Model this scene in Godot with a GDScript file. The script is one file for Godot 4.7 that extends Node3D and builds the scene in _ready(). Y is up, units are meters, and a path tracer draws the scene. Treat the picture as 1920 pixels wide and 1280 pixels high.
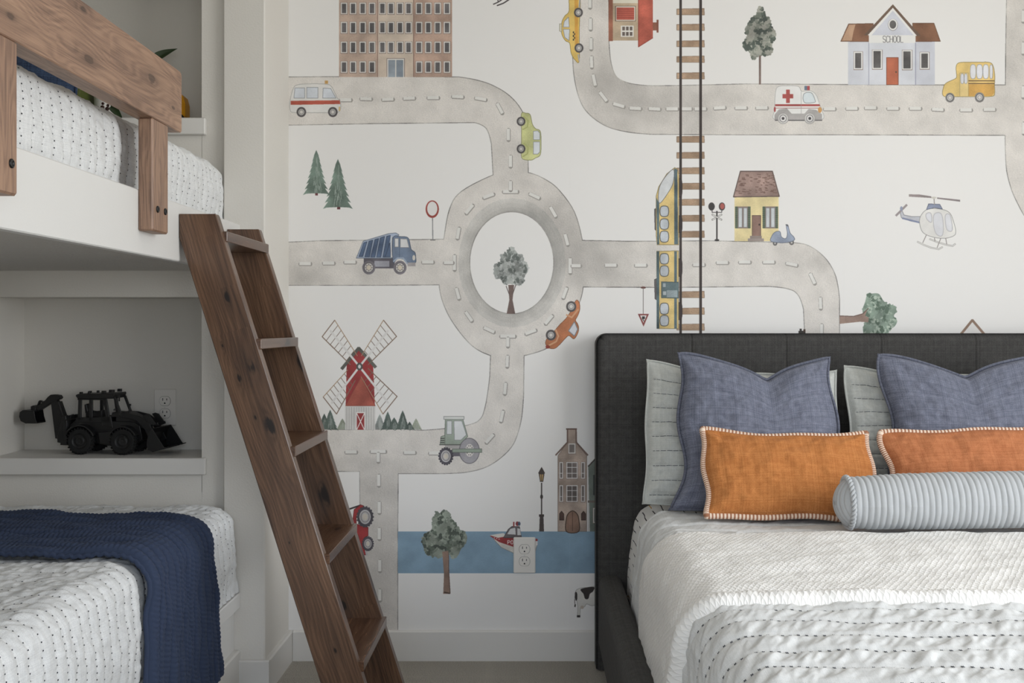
extends Node3D
# A child's bedroom: printed road-map wallpaper, built-in white bunk beds with a walnut ladder, and an upholstered bed full of cushions.
# Metres, y up. The papered wall is the plane z = 0, the floor y = 0.

var M := {}
var counts := {}

func _ready() -> void:
	# ---------- camera ----------
	var cam := Camera3D.new()
	cam.name = "camera"
	cam.projection = Camera3D.PROJECTION_FRUSTUM
	cam.near = 0.1
	cam.far = 60.0
	cam.size = 0.1 * 1280.0 / 2054.5
	cam.frustum_offset = Vector2(-0.1 * 40.0 / 2054.5, -0.1 * 27.0 / 2054.5)
	cam.position = Vector3(0, 1.062, 3.5)
	add_child(cam)
	cam.current = true
	# ---------- sky and exposure ----------
	var we := WorldEnvironment.new()
	we.name = "environment"
	var env := Environment.new()
	env.background_mode = Environment.BG_SKY
	var sky := Sky.new()
	var sm := ProceduralSkyMaterial.new()
	sm.sky_top_color = Color(0.62, 0.72, 0.86)
	sm.sky_horizon_color = Color(0.86, 0.89, 0.92)
	sm.ground_horizon_color = Color(0.7, 0.7, 0.68)
	sm.ground_bottom_color = Color(0.4, 0.4, 0.38)
	sky.sky_material = sm
	env.sky = sky
	env.background_energy_multiplier = 2.4
	env.tonemap_mode = Environment.TONE_MAPPER_LINEAR
	env.tonemap_exposure = 1.17
	env.sdfgi_enabled = true
	env.ssao_enabled = true
	env.ssil_enabled = true
	we.environment = env
	add_child(we)
	# ---------- daylight through the windows ----------
	daylight("window_light", Vector3(2.52, 1.45, 2.35), PI / 2, Vector2(2.0, 1.6), 5.2, Color(0.99, 0.99, 0.985))
	daylight("window_light", Vector3(0.0, 1.35, 4.62), 0.0, Vector2(2.8, 1.7), 1.9, Color(0.96, 0.98, 1.0))
	# ---------- the scene ----------
	make_materials()
	build_room()
	build_mural()
	build_alcove()
	build_bunk()
	build_guard_rail()
	build_ladder()
	build_bunk_bedding()
	build_throw()
	build_bed()
	build_bed_linen()
	build_cushions()
	build_outlets()
	build_toy()
	build_niche_things()

func daylight(called: String, at: Vector3, turn: float, size: Vector2, energy: float, c: Color) -> void:
	var l := AreaLight3D.new()
	l.name = called
	l.area_size = size
	l.light_energy = energy
	l.light_color = c
	l.shadow_enabled = true
	l.position = at
	l.rotation.y = turn
	l.area_range = 12.0
	add_child(l, true)

# ==================== helpers ====================
class MB:
	var V := PackedVector3Array()
	var N := PackedVector3Array()
	var U := PackedVector2Array()
	var C := PackedColorArray()
	var I := PackedInt32Array()
	var tint := Color.WHITE

	func vert(p: Vector3, n: Vector3, uv: Vector2) -> int:
		V.append(p)
		N.append(n)
		U.append(uv)
		C.append(tint)
		return V.size() - 1

	# flat triangle or quad whose front looks along out
	func tri(a: Vector3, b: Vector3, c: Vector3, out: Vector3, ua := Vector2.ZERO, ub := Vector2.ZERO, uc := Vector2.ZERO) -> void:
		var n := (b - a).cross(c - a).normalized()
		if n.dot(out) < 0.0:
			n = -n
			var k := vert(a, n, ua)
			vert(b, n, ub)
			vert(c, n, uc)
			I.append_array(PackedInt32Array([k, k + 1, k + 2]))
		else:
			var k2 := vert(a, n, ua)
			vert(c, n, uc)
			vert(b, n, ub)
			I.append_array(PackedInt32Array([k2, k2 + 1, k2 + 2]))

	func quad(a: Vector3, b: Vector3, c: Vector3, d: Vector3, out: Vector3) -> void:
		var e1 := (b - a).length()
		var e2 := (d - a).length()
		tri(a, b, c, out, Vector2(0, 0), Vector2(e1, 0), Vector2(e1, e2))
		tri(a, c, d, out, Vector2(0, 0), Vector2(e1, e2), Vector2(0, e2))

	# smooth sheet of (nu+1) x (nv+1) points; its front looks along du x dv, or the other way with flip
	func sheet(nu: int, nv: int, f: Callable, flip := false, uvs := Vector2.ONE) -> void:
		var base := V.size()
		var P := PackedVector3Array()
		P.resize((nu + 1) * (nv + 1))
		for j in nv + 1:
			for i in nu + 1:
				P[j * (nu + 1) + i] = f.call(float(i) / nu, float(j) / nv)
		for j in nv + 1:
			for i in nu + 1:
				var du := P[j * (nu + 1) + mini(i + 1, nu)] - P[j * (nu + 1) + maxi(i - 1, 0)]
				var dv := P[mini(j + 1, nv) * (nu + 1) + i] - P[maxi(j - 1, 0) * (nu + 1) + i]
				var n := du.cross(dv)
				n = n.normalized() if n.length_squared() > 1e-18 else Vector3.UP
				if flip:
					n = -n
				V.append(P[j * (nu + 1) + i])
				N.append(n)
				U.append(Vector2(float(i) / nu * uvs.x, float(j) / nv * uvs.y))
				C.append(tint)
		for j in nv:
			for i in nu:
				var a := base + j * (nu + 1) + i
				var b := a + 1
				var c := a + nu + 1
				var d := c + 1
				if flip:
					I.append_array(PackedInt32Array([a, b, c, b, d, c]))
				else:
					I.append_array(PackedInt32Array([a, c, b, b, c, d]))

	# tube along points; radii and stripe colours per point
	func tube(pts: PackedVector3Array, r: float, sides := 8, closed := false, cols := PackedColorArray(), radii := PackedFloat32Array(), caps := true) -> void:
		var n := pts.size()
		var base := V.size()
		var up := Vector3(0.13, 0.99, 0.05).normalized()
		for k in n:
			var t := Vector3.ZERO
			if closed:
				t = pts[(k + 1) % n] - pts[(k - 1 + n) % n]
			else:
				t = pts[mini(k + 1, n - 1)] - pts[maxi(k - 1, 0)]
			t = t.normalized()
			if k == 0 and absf(t.dot(up)) > 0.9:
				up = Vector3(1, 0, 0.1).normalized()
			var s := t.cross(up).normalized()
			up = s.cross(t).normalized()
			var rr := radii[k] if radii.size() else r
			for q in sides:
				var a := TAU * q / sides
				var d := s * cos(a) + up * sin(a)
				V.append(pts[k] + d * rr)
				N.append(d)
				U.append(Vector2(float(q) / sides, float(k) / n))
				C.append(cols[k] if cols.size() else tint)
		var rings := n if closed else n - 1
		for k in rings:
			for q in sides:
				var a := base + k * sides + q
				var b := base + k * sides + (q + 1) % sides
				var c := base + ((k + 1) % n) * sides + q
				var d := base + ((k + 1) % n) * sides + (q + 1) % sides
				I.append_array(PackedInt32Array([a, b, c, b, d, c]))
		if caps and not closed:
			for e in [0, n - 1]:
				var out := (pts[0] - pts[1]) if e == 0 else (pts[n - 1] - pts[n - 2])
				for q in range(1, sides - 1):
					tri(V[base + e * sides], V[base + e * sides + q], V[base + e * sides + q + 1], out)

	# prism of a polygon in x, y between z0 and z1 with chamfered rims
	func prism(poly: PackedVector2Array, z0: float, z1: float, bevel := 0.0, xf := Transform3D()) -> void:
		var area := 0.0
		var n := poly.size()
		for k in n:
			area += poly[k].cross(poly[(k + 1) % n])
		var p := poly.duplicate()
		if area < 0.0:
			p.reverse()
		var inner := PackedVector2Array()
		for k in n:
			var e0 := (p[k] - p[(k - 1 + n) % n]).normalized()
			var e1 := (p[(k + 1) % n] - p[k]).normalized()
			var n0 := Vector2(-e0.y, e0.x)
			var n1 := Vector2(-e1.y, e1.x)
			var m := n0 + n1
			var l := maxf(m.length_squared() * 0.5, 0.25)
			inner.append(p[k] + m / l * bevel)
		var idx := Geometry2D.triangulate_polygon(inner)
		var bz := xf.basis
		for t in range(0, idx.size(), 3):
			for side in [0, 1]:
				var z: float = z1 if side else z0
				var out := bz * Vector3(0, 0, 1.0 if side else -1.0)
				tri(xf * Vector3(inner[idx[t]].x, inner[idx[t]].y, z), xf * Vector3(inner[idx[t + 1]].x, inner[idx[t + 1]].y, z), xf * Vector3(inner[idx[t + 2]].x, inner[idx[t + 2]].y, z), out, inner[idx[t]], inner[idx[t + 1]], inner[idx[t + 2]])
		for k in n:
			var j := (k + 1) % n
			var e := (p[j] - p[k]).normalized()
			var out2 := bz * Vector3(e.y, -e.x, 0)
			var a := p[k]
			var b := p[j]
			quad(xf * Vector3(a.x, a.y, z0 + bevel), xf * Vector3(b.x, b.y, z0 + bevel), xf * Vector3(b.x, b.y, z1 - bevel), xf * Vector3(a.x, a.y, z1 - bevel), out2)
			if bevel > 0.0:
				var ia := inner[k]
				var ib := inner[j]
				quad(xf * Vector3(a.x, a.y, z1 - bevel), xf * Vector3(b.x, b.y, z1 - bevel), xf * Vector3(ib.x, ib.y, z1), xf * Vector3(ia.x, ia.y, z1), out2 + bz * Vector3(0, 0, 1))
				quad(xf * Vector3(a.x, a.y, z0 + bevel), xf * Vector3(b.x, b.y, z0 + bevel), xf * Vector3(ib.x, ib.y, z0), xf * Vector3(ia.x, ia.y, z0), out2 - bz * Vector3(0, 0, 1))

	# box from corner to corner with chamfered edges
	func box(a: Vector3, b: Vector3, bevel := 0.002, xf := Transform3D()) -> void:
		var c := bevel
		var poly := PackedVector2Array([Vector2(a.x + c, a.y), Vector2(b.x - c, a.y), Vector2(b.x, a.y + c), Vector2(b.x, b.y - c), Vector2(b.x - c, b.y), Vector2(a.x + c, b.y), Vector2(a.x, b.y - c), Vector2(a.x, a.y + c)])
		if c <= 0.0:
			poly = PackedVector2Array([Vector2(a.x, a.y), Vector2(b.x, a.y), Vector2(b.x, b.y), Vector2(a.x, b.y)])
		prism(poly, a.z, b.z, c, xf)

	# lathe round the local z axis: profile of (radius, z)
	func lathe(profile: PackedVector2Array, sides: int, xf := Transform3D()) -> void:
		var base := V.size()
		var n := profile.size()
		for k in n:
			var t := profile[mini(k + 1, n - 1)] - profile[maxi(k - 1, 0)]
			var nn := Vector2(t.y, -t.x).normalized()
			for q in sides + 1:
				var a := TAU * q / sides
				V.append(xf * Vector3(profile[k].x * cos(a), profile[k].x * sin(a), profile[k].y))
				N.append((xf.basis * Vector3(nn.x * cos(a), nn.x * sin(a), nn.y)).normalized())
				U.append(Vector2(float(q) / sides, float(k) / n))
				C.append(tint)
		for k in n - 1:
			for q in sides:
				var a := base + k * (sides + 1) + q
				var c := a + sides + 1
				I.append_array(PackedInt32Array([a, c, a + 1, a + 1, c, c + 1]))

	func mesh() -> ArrayMesh:
		var arr := []
		arr.resize(Mesh.ARRAY_MAX)
		arr[Mesh.ARRAY_VERTEX] = V
		arr[Mesh.ARRAY_NORMAL] = N
		arr[Mesh.ARRAY_TEX_UV] = U
		arr[Mesh.ARRAY_COLOR] = C
		arr[Mesh.ARRAY_INDEX] = I
		var m := ArrayMesh.new()
		m.add_surface_from_arrays(Mesh.PRIMITIVE_TRIANGLES, arr)
		return m

func numbered(called: String) -> String:
	var n: int = counts.get(called, 0)
	counts[called] = n + 1
	return called if n == 0 else "%s_%03d" % [called, n]

func tag(o: Node, label: String, category: String, group := "") -> Node:
	o.set_meta("label", label)
	o.set_meta("category", category)
	if group:
		o.set_meta("group", group)
	return o

func thing(called: String, label: String, category: String, at := Vector3.ZERO, group := "") -> Node3D:
	var o := Node3D.new()
	o.name = numbered(called)
	o.position = at
	add_child(o)
	tag(o, label, category, group)
	return o

func obj(called: String, mb: MB, m: Material, parent: Node = null, label := "") -> MeshInstance3D:
	var o := MeshInstance3D.new()
	o.mesh = mb.mesh()
	o.material_override = m
	if parent == null or parent == self:
		o.name = numbered(called)
		add_child(o)
	else:
		o.name = called
		parent.add_child(o, true)
	if label:
		o.set_meta("label", label)
	return o

func struct(called: String, mb: MB, m: Material, parent: Node = null) -> MeshInstance3D:
	var o := obj(called, mb, m, parent)
	if parent == null:
		o.set_meta("kind", "structure")
	return o

func noise(seed_: int, freq: float, octaves := 3, type := FastNoiseLite.TYPE_SIMPLEX_SMOOTH) -> FastNoiseLite:
	var n := FastNoiseLite.new()
	n.noise_type = type
	n.seed = seed_
	n.frequency = freq
	n.fractal_octaves = octaves
	n.fractal_type = FastNoiseLite.FRACTAL_FBM
	return n

func noise_bytes(seed_: int, freq: float, octaves := 3, size := 512) -> PackedByteArray:
	var im := noise(seed_, freq, octaves).get_seamless_image(size, size)
	im.convert(Image.FORMAT_L8)
	return im.get_data()

func sstep(a: float, b: float, x: float) -> float:
	var t := clampf((x - a) / (b - a), 0.0, 1.0)
	return t * t * (3.0 - 2.0 * t)

func gauss(x: float, w: float) -> float:
	return exp(-(x * x) / (w * w))

# ==================== materials ====================
func mat(c: Color, rough := 0.7, tex: Texture2D = null, scale := Vector3.ONE) -> StandardMaterial3D:
	var m := StandardMaterial3D.new()
	m.albedo_color = c
	m.roughness = rough
	if tex:
		m.albedo_texture = tex
		m.uv1_scale = scale
	return m

func tri_mat(m: StandardMaterial3D, scale: Vector3, offset := Vector3.ZERO, world := false) -> StandardMaterial3D:
	m.uv1_triplanar = true
	m.uv1_world_triplanar = world
	m.uv1_scale = scale
	m.uv1_offset = offset
	m.uv1_triplanar_sharpness = 8.0
	return m

func bump(m: StandardMaterial3D, t: Texture2D, cm: float) -> StandardMaterial3D:
	m.heightmap_enabled = true
	m.heightmap_texture = t
	m.heightmap_scale = cm
	return m

# woven cloth: threads of uneven tone crossing each other; returns [colour, height]
func weave(n: int, threads: int, a: Color, b: Color, slub: float, seed_: int) -> Array:
	var r := RandomNumberGenerator.new()
	r.seed = seed_
	var tx := PackedFloat32Array()
	var ty := PackedFloat32Array()
	for k in threads:
		tx.append(r.randf())
		ty.append(r.randf())
	var big := noise_bytes(seed_, 0.02, 3, n)
	var fine := noise_bytes(seed_ + 5, 0.12, 2, n)
	var col := PackedByteArray()
	var hei := PackedByteArray()
	col.resize(n * n * 3)
	hei.resize(n * n)
	var w := float(n) / threads
	for y in n:
		var jy := int(y / w)
		var fy := fposmod(y / w, 1.0)
		for x in n:
			var jx := int(x / w)
			var fx := fposmod(x / w, 1.0)
			var over := (jx + jy) % 2 == 0
			var t: float = tx[jx] if over else ty[jy]
			var h := sin(PI * fx) * (0.75 if over else 0.4) if over else sin(PI * fy) * 0.75
			var f := fine[y * n + x] / 255.0
			var g := clampf(0.5 + (t - 0.5) * slub + (f - 0.5) * 0.5 + (big[y * n + x] / 255.0 - 0.5) * 0.35 + (h - 0.45) * 0.35, 0.0, 1.0)
			var k := (y * n + x) * 3
			col[k] = int(lerpf(a.r, b.r, g) * 255.0)
			col[k + 1] = int(lerpf(a.g, b.g, g) * 255.0)
			col[k + 2] = int(lerpf(a.b, b.b, g) * 255.0)
			hei[y * n + x] = int(clampf(h * 0.8 + f * 0.3, 0.0, 1.0) * 255.0)
	return [ImageTexture.create_from_image(Image.create_from_data(n, n, false, Image.FORMAT_RGB8, col)), ImageTexture.create_from_image(Image.create_from_data(n, n, false, Image.FORMAT_L8, hei))]

# walnut: long grain along u, one pixel a millimetre; knots are (along, across, size) in millimetres
func wood(w: int, h: int, dark: Color, mid: Color, light: Color, knots: Array, seed_: int, ring := 0.16, wander := 46.0, rings := 0.4, knot_dark := 0.92) -> ImageTexture:
	var n1 := noise_bytes(seed_, 0.006, 2)
	var n2 := noise_bytes(seed_ + 1, 0.03, 3)
	var n3 := noise_bytes(seed_ + 2, 0.09, 2)
	var out := PackedByteArray()
	out.resize(w * h * 3)
	for y in h:
		for x in w:
			var a := n1[((y * 2) & 511) * 512 + ((x * 2 / 5) & 511)] / 255.0
			var b := n2[((y * 2) & 511) * 512 + ((x >> 3) & 511)] / 255.0
			var fib := n3[((y * 6) & 511) * 512 + ((x >> 4) & 511)] / 255.0
			var q := y + (a - 0.5) * wander * 2.0
			var core := 0.0
			for k: Vector3 in knots:
				var dx := (x - k.x) / 3.2
				if absf(dx) > k.z * 4.0:
					continue
				var dy := y - k.y
				if absf(dy) > k.z * 4.0:
					continue
				var d := sqrt(dx * dx + dy * dy)
				var g := exp(-d / k.z)
				q = lerpf(q, k.y + d * 1.7, minf(1.0, g * 1.6))
				var inner := sqrt(dx * dx * 2.2 + dy * dy) + (b - 0.5) * k.z * 0.9
				core = maxf(core, sstep(k.z * 0.55, k.z * 0.12, inner) * 0.95 + exp(-d / (k.z * 0.9)) * 0.32)
			var r := 0.5 + 0.5 * sin(q * ring + b * 1.6)
			var g2 := clampf(0.5 + (r - 0.45) * rings + (a - 0.5) * 0.45 + (b - 0.5) * 0.35 + (fib - 0.5) * 0.7, 0.0, 1.0)
			var c := mid.lerp(light, g2 * 2.0 - 1.0) if g2 > 0.5 else dark.lerp(mid, g2 * 2.0)
			c = c.lerp(Color(dark.r * 0.35, dark.g * 0.33, dark.b * 0.33), minf(core, knot_dark))
			var o := (y * w + x) * 3
			out[o] = int(c.r * 255.0)
			out[o + 1] = int(c.g * 255.0)
			out[o + 2] = int(c.b * 255.0)
	return ImageTexture.create_from_image(Image.create_from_data(w, h, false, Image.FORMAT_RGB8, out))

func noise_tex(seed_: int, freq: float, octaves := 4, size := 512, lo := Color.BLACK, hi := Color.WHITE) -> ImageTexture:
	var b := noise_bytes(seed_, freq, octaves, size)
	var out := PackedByteArray()
	out.resize(size * size * 3)
	for k in size * size:
		var c := lo.lerp(hi, b[k] / 255.0)
		out[k * 3] = int(c.r * 255.0)
		out[k * 3 + 1] = int(c.g * 255.0)
		out[k * 3 + 2] = int(c.b * 255.0)
	return ImageTexture.create_from_image(Image.create_from_data(size, size, false, Image.FORMAT_RGB8, out))

# matelasse: a tile of little padded lozenges, 12.5 cm across
func diamonds() -> ImageTexture:
	var n := 384
	var out := PackedByteArray()
	out.resize(n * n)
	var w := noise_bytes(61, 0.02, 2, n)
	for y in n:
		for x in n:
			var u := (x + y) / 384.0 * 7.0 + (w[y * n + x] / 255.0 - 0.5) * 0.35
			var v := (x - y) / 384.0 * 7.0
			var fu := absf(u - floor(u) - 0.5) * 2.0
			var fv := absf(v - floor(v) - 0.5) * 2.0
			out[y * n + x] = int(255.0 * sqrt(maxf(0.0, 1.0 - fu * fu)) * sqrt(maxf(0.0, 1.0 - fv * fv)))
	return ImageTexture.create_from_image(Image.create_from_data(n, n, false, Image.FORMAT_L8, out))

func make_materials() -> void:
	var rough := noise_tex(3, 0.05, 4)
	M.paint = tri_mat(bump(mat(Color(0.87, 0.865, 0.852), 0.5), noise_tex(4, 0.08, 3), 0.012), Vector3.ONE * 5.0, Vector3.ZERO, true)
	M.wall_paint = tri_mat(bump(mat(Color(0.86, 0.845, 0.815), 0.7), rough, 0.03), Vector3.ONE * 5.0, Vector3.ZERO, true)
	M.textured_paint = tri_mat(bump(mat(Color(0.80, 0.785, 0.76), 0.75), noise_tex(5, 0.035, 2), 0.35), Vector3.ONE * 4.0, Vector3.ZERO, true)
	M.trim = mat(Color(0.86, 0.85, 0.83), 0.38)
	M.ceiling = mat(Color(0.88, 0.87, 0.85), 0.9)
	var pile := noise_tex(8, 0.14, 4, 512, Color(0.66, 0.63, 0.58), Color(0.88, 0.855, 0.81))
	M.carpet = tri_mat(bump(mat(Color.WHITE, 1.0, pile), noise_tex(9, 0.16, 3), 0.9), Vector3.ONE * 3.2, Vector3.ZERO, true)
	# walnut
	var stile_knots := [Vector3(1168, 64, 12), Vector3(988, 71, 16), Vector3(973, 34, 9), Vector3(872, 44, 9), Vector3(842, 72, 19), Vector3(1060, 20, 4), Vector3(280, 57, 8), Vector3(560, 30, 5), Vector3(640, 250, 26), Vector3(1010, 300, 18), Vector3(330, 210, 12)]
	M.ladder_tex = wood(1500, 400, Color(0.225, 0.155, 0.115), Color(0.365, 0.265, 0.195), Color(0.475, 0.36, 0.275), stile_knots, 21, 0.60, 18.0, 0.24)
	var rail_knots := [Vector3(898, 364, 13), Vector3(619, 273, 8), Vector3(594, 358, 13), Vector3(262, 322, 18), Vector3(120, 352, 8), Vector3(1050, 300, 14)]
	M.rail_tex = wood(1200, 400, Color(0.42, 0.325, 0.27), Color(0.575, 0.455, 0.375), Color(0.68, 0.55, 0.45), rail_knots, 33, 0.40, 46.0, 0.27, 0.5)
	M.bolt = mat(Color(0.05, 0.05, 0.05), 0.45)
	M.black_plastic = tri_mat(bump(mat(Color(0.06, 0.06, 0.064), 0.5), noise_tex(12, 0.2, 2, 256), 0.01), Vector3.ONE * 12.0)
	M.tyre = mat(Color(0.05, 0.05, 0.05), 0.85)
	M.plate = mat(Color(0.88, 0.865, 0.84), 0.35)
	M.slot = mat(Color(0.03, 0.03, 0.03), 0.6)
	# cloth
	var t := weave(256, 64, Color(0.805, 0.81, 0.81), Color(0.93, 0.934, 0.93), 0.5, 41)
	M.quilt = cloth(t, 9.0, 0.02)
	t = weave(256, 64, Color(0.785, 0.79, 0.785), Color(0.885, 0.888, 0.882), 0.5, 42)
	M.quilt_grey = cloth(t, 9.0, 0.02)
	t = weave(256, 64, Color(0.70, 0.71, 0.69), Color(0.83, 0.835, 0.815), 0.5, 43)
	M.sham = cloth(t, 9.0, 0.02)
	t = weave(256, 64, Color(0.325, 0.34, 0.40), Color(0.55, 0.565, 0.625), 0.55, 44)
	M.blue = cloth(t, 9.0, 0.06)
	t = weave(256, 72, Color(0.635, 0.375, 0.175), Color(0.80, 0.535, 0.305), 0.6, 45)
	M.orange = cloth(t, 8.0, 0.06)
	t = weave(256, 72, Color(0.64, 0.375, 0.225), Color(0.79, 0.52, 0.345), 0.6, 52)
	M.orange_pale = cloth(t, 8.0, 0.06)
	t = weave(256, 90, Color(0.19, 0.185, 0.18), Color(0.315, 0.31, 0.30), 0.45, 46)
	M.charcoal = tri_mat(cloth(t, 1.0, 0.05), Vector3.ONE * 7.0)
	t = weave(256, 84, Color(0.11, 0.16, 0.25), Color(0.24, 0.31, 0.42), 0.8, 47)
	M.navy_cloth = cloth(t, 6.0, 0.04)
	M.cord = mat(Color(0.70, 0.71, 0.715), 0.95)
	bump(M.cord, noise_tex(14, 0.2, 2, 256), 0.05)
	tri_mat(M.cord, Vector3.ONE * 10.0)
	M.cord.rim_enabled = true
	M.cord.rim = 0.6
	M.white_cloth = mat(Color(0.935, 0.928, 0.912), 0.95)
	M.white_cloth.uv1_scale = Vector3(11, 6, 1)
	bump(M.white_cloth, diamonds(), 0.12)
	M.navy = mat(Color(0.19, 0.235, 0.33), 0.95)
	tri_mat(bump(M.navy, noise_tex(15, 0.2, 3, 256), 0.08), Vector3.ONE * 14.0)
	M.navy.rim_enabled = true
	M.navy.rim = 0.35
	M.navy.rim_tint = 0.8
	M.thread = mat(Color(0.19, 0.20, 0.23), 0.9)
	M.thread_grey = mat(Color(0.34, 0.35, 0.37), 0.9)
	M.striped = mat(Color.WHITE, 0.9)
	M.striped.vertex_color_use_as_albedo = true

func cloth(t: Array, scale: float, cm: float) -> StandardMaterial3D:
	var m := mat(Color.WHITE, 0.95, t[0], Vector3(scale, scale, scale))
	bump(m, t[1], cm)
	return m

# a walnut board's own material: the shared texture shifted along and across
func walnut(tex: Texture2D, w: float, h: float, along: float, across: float, tint := Color.WHITE, r := 0.5) -> StandardMaterial3D:
	var m := mat(tint, r, tex)
	tri_mat(m, Vector3(1.0 / w, 1.0 / h, 1.0 / h), Vector3(along / w, across / h, across / h))
	return m

# ==================== the printed wallpaper ====================
# The print is drawn on a canvas in wallpaper units of 1/587 m: x to the right from 540 at the wall's left corner, y downwards, 1235 at the floor.
const K := 3.0
const CX := 540.0
const CY := -60.0
var canvas: Image
var nA: PackedByteArray
var nB: PackedByteArray
var turned := Transform2D()
var dark_spots: Array[Vector4] = []
const INK := Color(0.42, 0.40, 0.37)

func paint(pts: Array, c: Color, vary := 0.10, hatch := false) -> void:
	# the print is pale watercolour: every tone is a little thinned
	var l := c.get_luminance()
	c = c.lerp(Color(l, l, l), 0.19).lerp(Color(0.915, 0.905, 0.89), 0.07)
	var n := pts.size() / 2
	var X := PackedFloat32Array()
	var Y := PackedFloat32Array()
	var lo := 1e9
	var hi := -1e9
	for k in n:
		var p: Vector2 = turned * Vector2(pts[k * 2], pts[k * 2 + 1])
		var yy := (p.y - CY) * K
		X.append((p.x - CX) * K)
		Y.append(yy)
		lo = minf(lo, yy)
		hi = maxf(hi, yy)
	var y0 := maxi(0, int(ceil(lo - 0.5)))
	var y1 := mini(canvas.get_height() - 1, int(floor(hi - 0.5)))
	for y in range(y0, y1 + 1):
		var yc := y + 0.5
		var xs: Array[float] = []
		for k in n:
			var j := k + 1 if k + 1 < n else 0
			if (Y[k] <= yc) != (Y[j] <= yc):
				xs.append(X[k] + (yc - Y[k]) / (Y[j] - Y[k]) * (X[j] - X[k]))
		xs.sort()
		for s in range(0, xs.size() - 1, 2):
			span(y, int(round(xs[s])), int(round(xs[s + 1])), c, vary, hatch)

func span(y: int, xa: int, xb: int, c: Color, vary: float, hatch: bool) -> void:
	xa = maxi(xa, 0)
	xb = mini(xb, canvas.get_width())
	if xb <= xa:
		return
	if vary <= 0.0:
		canvas.fill_rect(Rect2i(xa, y, xb - xa, 1), c)
		return
	var x := xa
	var step := 3 if hatch else 6
	var near: Array[Vector4] = []
	if hatch:
		for q in dark_spots:
			if absf(y - q.y) < q.z * 1.6:
				near.append(q)
	while x < xb:
		var e := mini((x / step + 1) * step, xb)
		var g := 1.0 + vary * (nA[((y >> 2) & 511) * 512 + ((x >> 2) & 511)] / 127.5 - 1.0)
		if hatch:
			for q in near:
				var dx := (x - q.x) / (q.z * 1.5)
				var dy := (y - q.y) / q.z
				g -= q.w * exp(-dx * dx - dy * dy)
			g += 0.10 * (nB[((y + (x >> 1)) & 511) * 512 + (((x >> 2) - (y >> 2)) & 511)] / 127.5 - 1.0)
		else:
			g += vary * 0.35 * (nB[((y >> 1) & 511) * 512 + ((x >> 1) & 511)] / 127.5 - 1.0)
		canvas.fill_rect(Rect2i(x, y, e - x, 1), Color(minf(c.r * g, 1.0), minf(c.g * g, 1.0), minf(c.b * g, 1.0)))
		x = e

func rect(x0: float, y0: float, x1: float, y1: float, c: Color, vary := 0.10) -> void:
	paint([x0, y0, x1, y0, x1, y1, x0, y1], c, vary)

func line(pts: Array, w: float, c: Color, vary := 0.0) -> void:
	for k in range(0, pts.size() - 2, 2):
		var a := Vector2(pts[k], pts[k + 1])
		var b := Vector2(pts[k + 2], pts[k + 3])
		var d := (b - a).normalized() * w * 0.5
		var m := Vector2(-d.y, d.x)
		a -= d * 0.4
		b += d * 0.4
		paint([a.x + m.x, a.y + m.y, b.x + m.x, b.y + m.y, b.x - m.x, b.y - m.y, a.x - m.x, a.y - m.y], c, vary)

func closed(pts: Array) -> Array:
	return pts + [pts[0], pts[1]]

func oval_pts(cx: float, cy: float, rx: float, ry: float, turn := 0.0, n := 28) -> Array:
	var out := []
	for k in n:
		var a := TAU * k / n
		var v := Vector2(cos(a) * rx, sin(a) * ry).rotated(turn)
		out.append(cx + v.x)
		out.append(cy + v.y)
	return out

func oval(cx: float, cy: float, rx: float, ry: float, c: Color, vary := 0.10, turn := 0.0) -> void:
	paint(oval_pts(cx, cy, rx, ry, turn), c, vary)

# a soft closed curve through the points
func soft(pts: Array) -> Array:
	var n := pts.size() / 2
	var out := []
	for k in n:
		var p: Array[Vector2] = []
		for o in [-1, 0, 1, 2]:
			var j: int = (k + o + n) % n
			p.append(Vector2(pts[j * 2], pts[j * 2 + 1]))
		for s in 5:
			var v := p[1].cubic_interpolate(p[2], p[0], p[3], s / 5.0)
			out.append(v.x)
			out.append(v.y)
	return out

# filled shape with a fine drawn outline
func shape(pts: Array, c: Color, vary := 0.10, ink := -1.0, w := 1.0) -> void:
	paint(pts, c, vary)
	var d := 0.62 if ink < 0.0 else ink
	line(closed(pts), w, Color(c.r * d, c.g * d, c.b * d))

func wheel(x: float, y: float, r: float, tyre := Color(0.33, 0.31, 0.31), rim := Color(0.70, 0.69, 0.68), hub := Color(0.82, 0.80, 0.77)) -> void:
	oval(x, y, r, r * 1.06, tyre, 0.15)
	oval(x, y, r * 0.68, r * 0.72, rim, 0.08)
	line(closed(oval_pts(x, y, r * 0.68, r * 0.72)), 0.8, Color(0.25, 0.24, 0.25))
	oval(x, y, r * 0.38, r * 0.4, hub, 0.05)
	line(closed(oval_pts(x, y, r * 0.38, r * 0.4)), 0.7, Color(0.4, 0.38, 0.38))

func pane(x0: float, y0: float, x1: float, y1: float, glass := Color(0.36, 0.345, 0.35), frame := Color(0.86, 0.84, 0.81), w := 1.9) -> void:
	rect(x0 - 0.6, y0 - 0.6, x1 + 1.0, y1 + 1.2, Color(0.55, 0.48, 0.44), 0.05)
	rect(x0, y0, x1, y1, frame, 0.03)
	rect(x0 + w, y0 + w, x1 - w, y1 - w, glass, 0.22)

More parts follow.
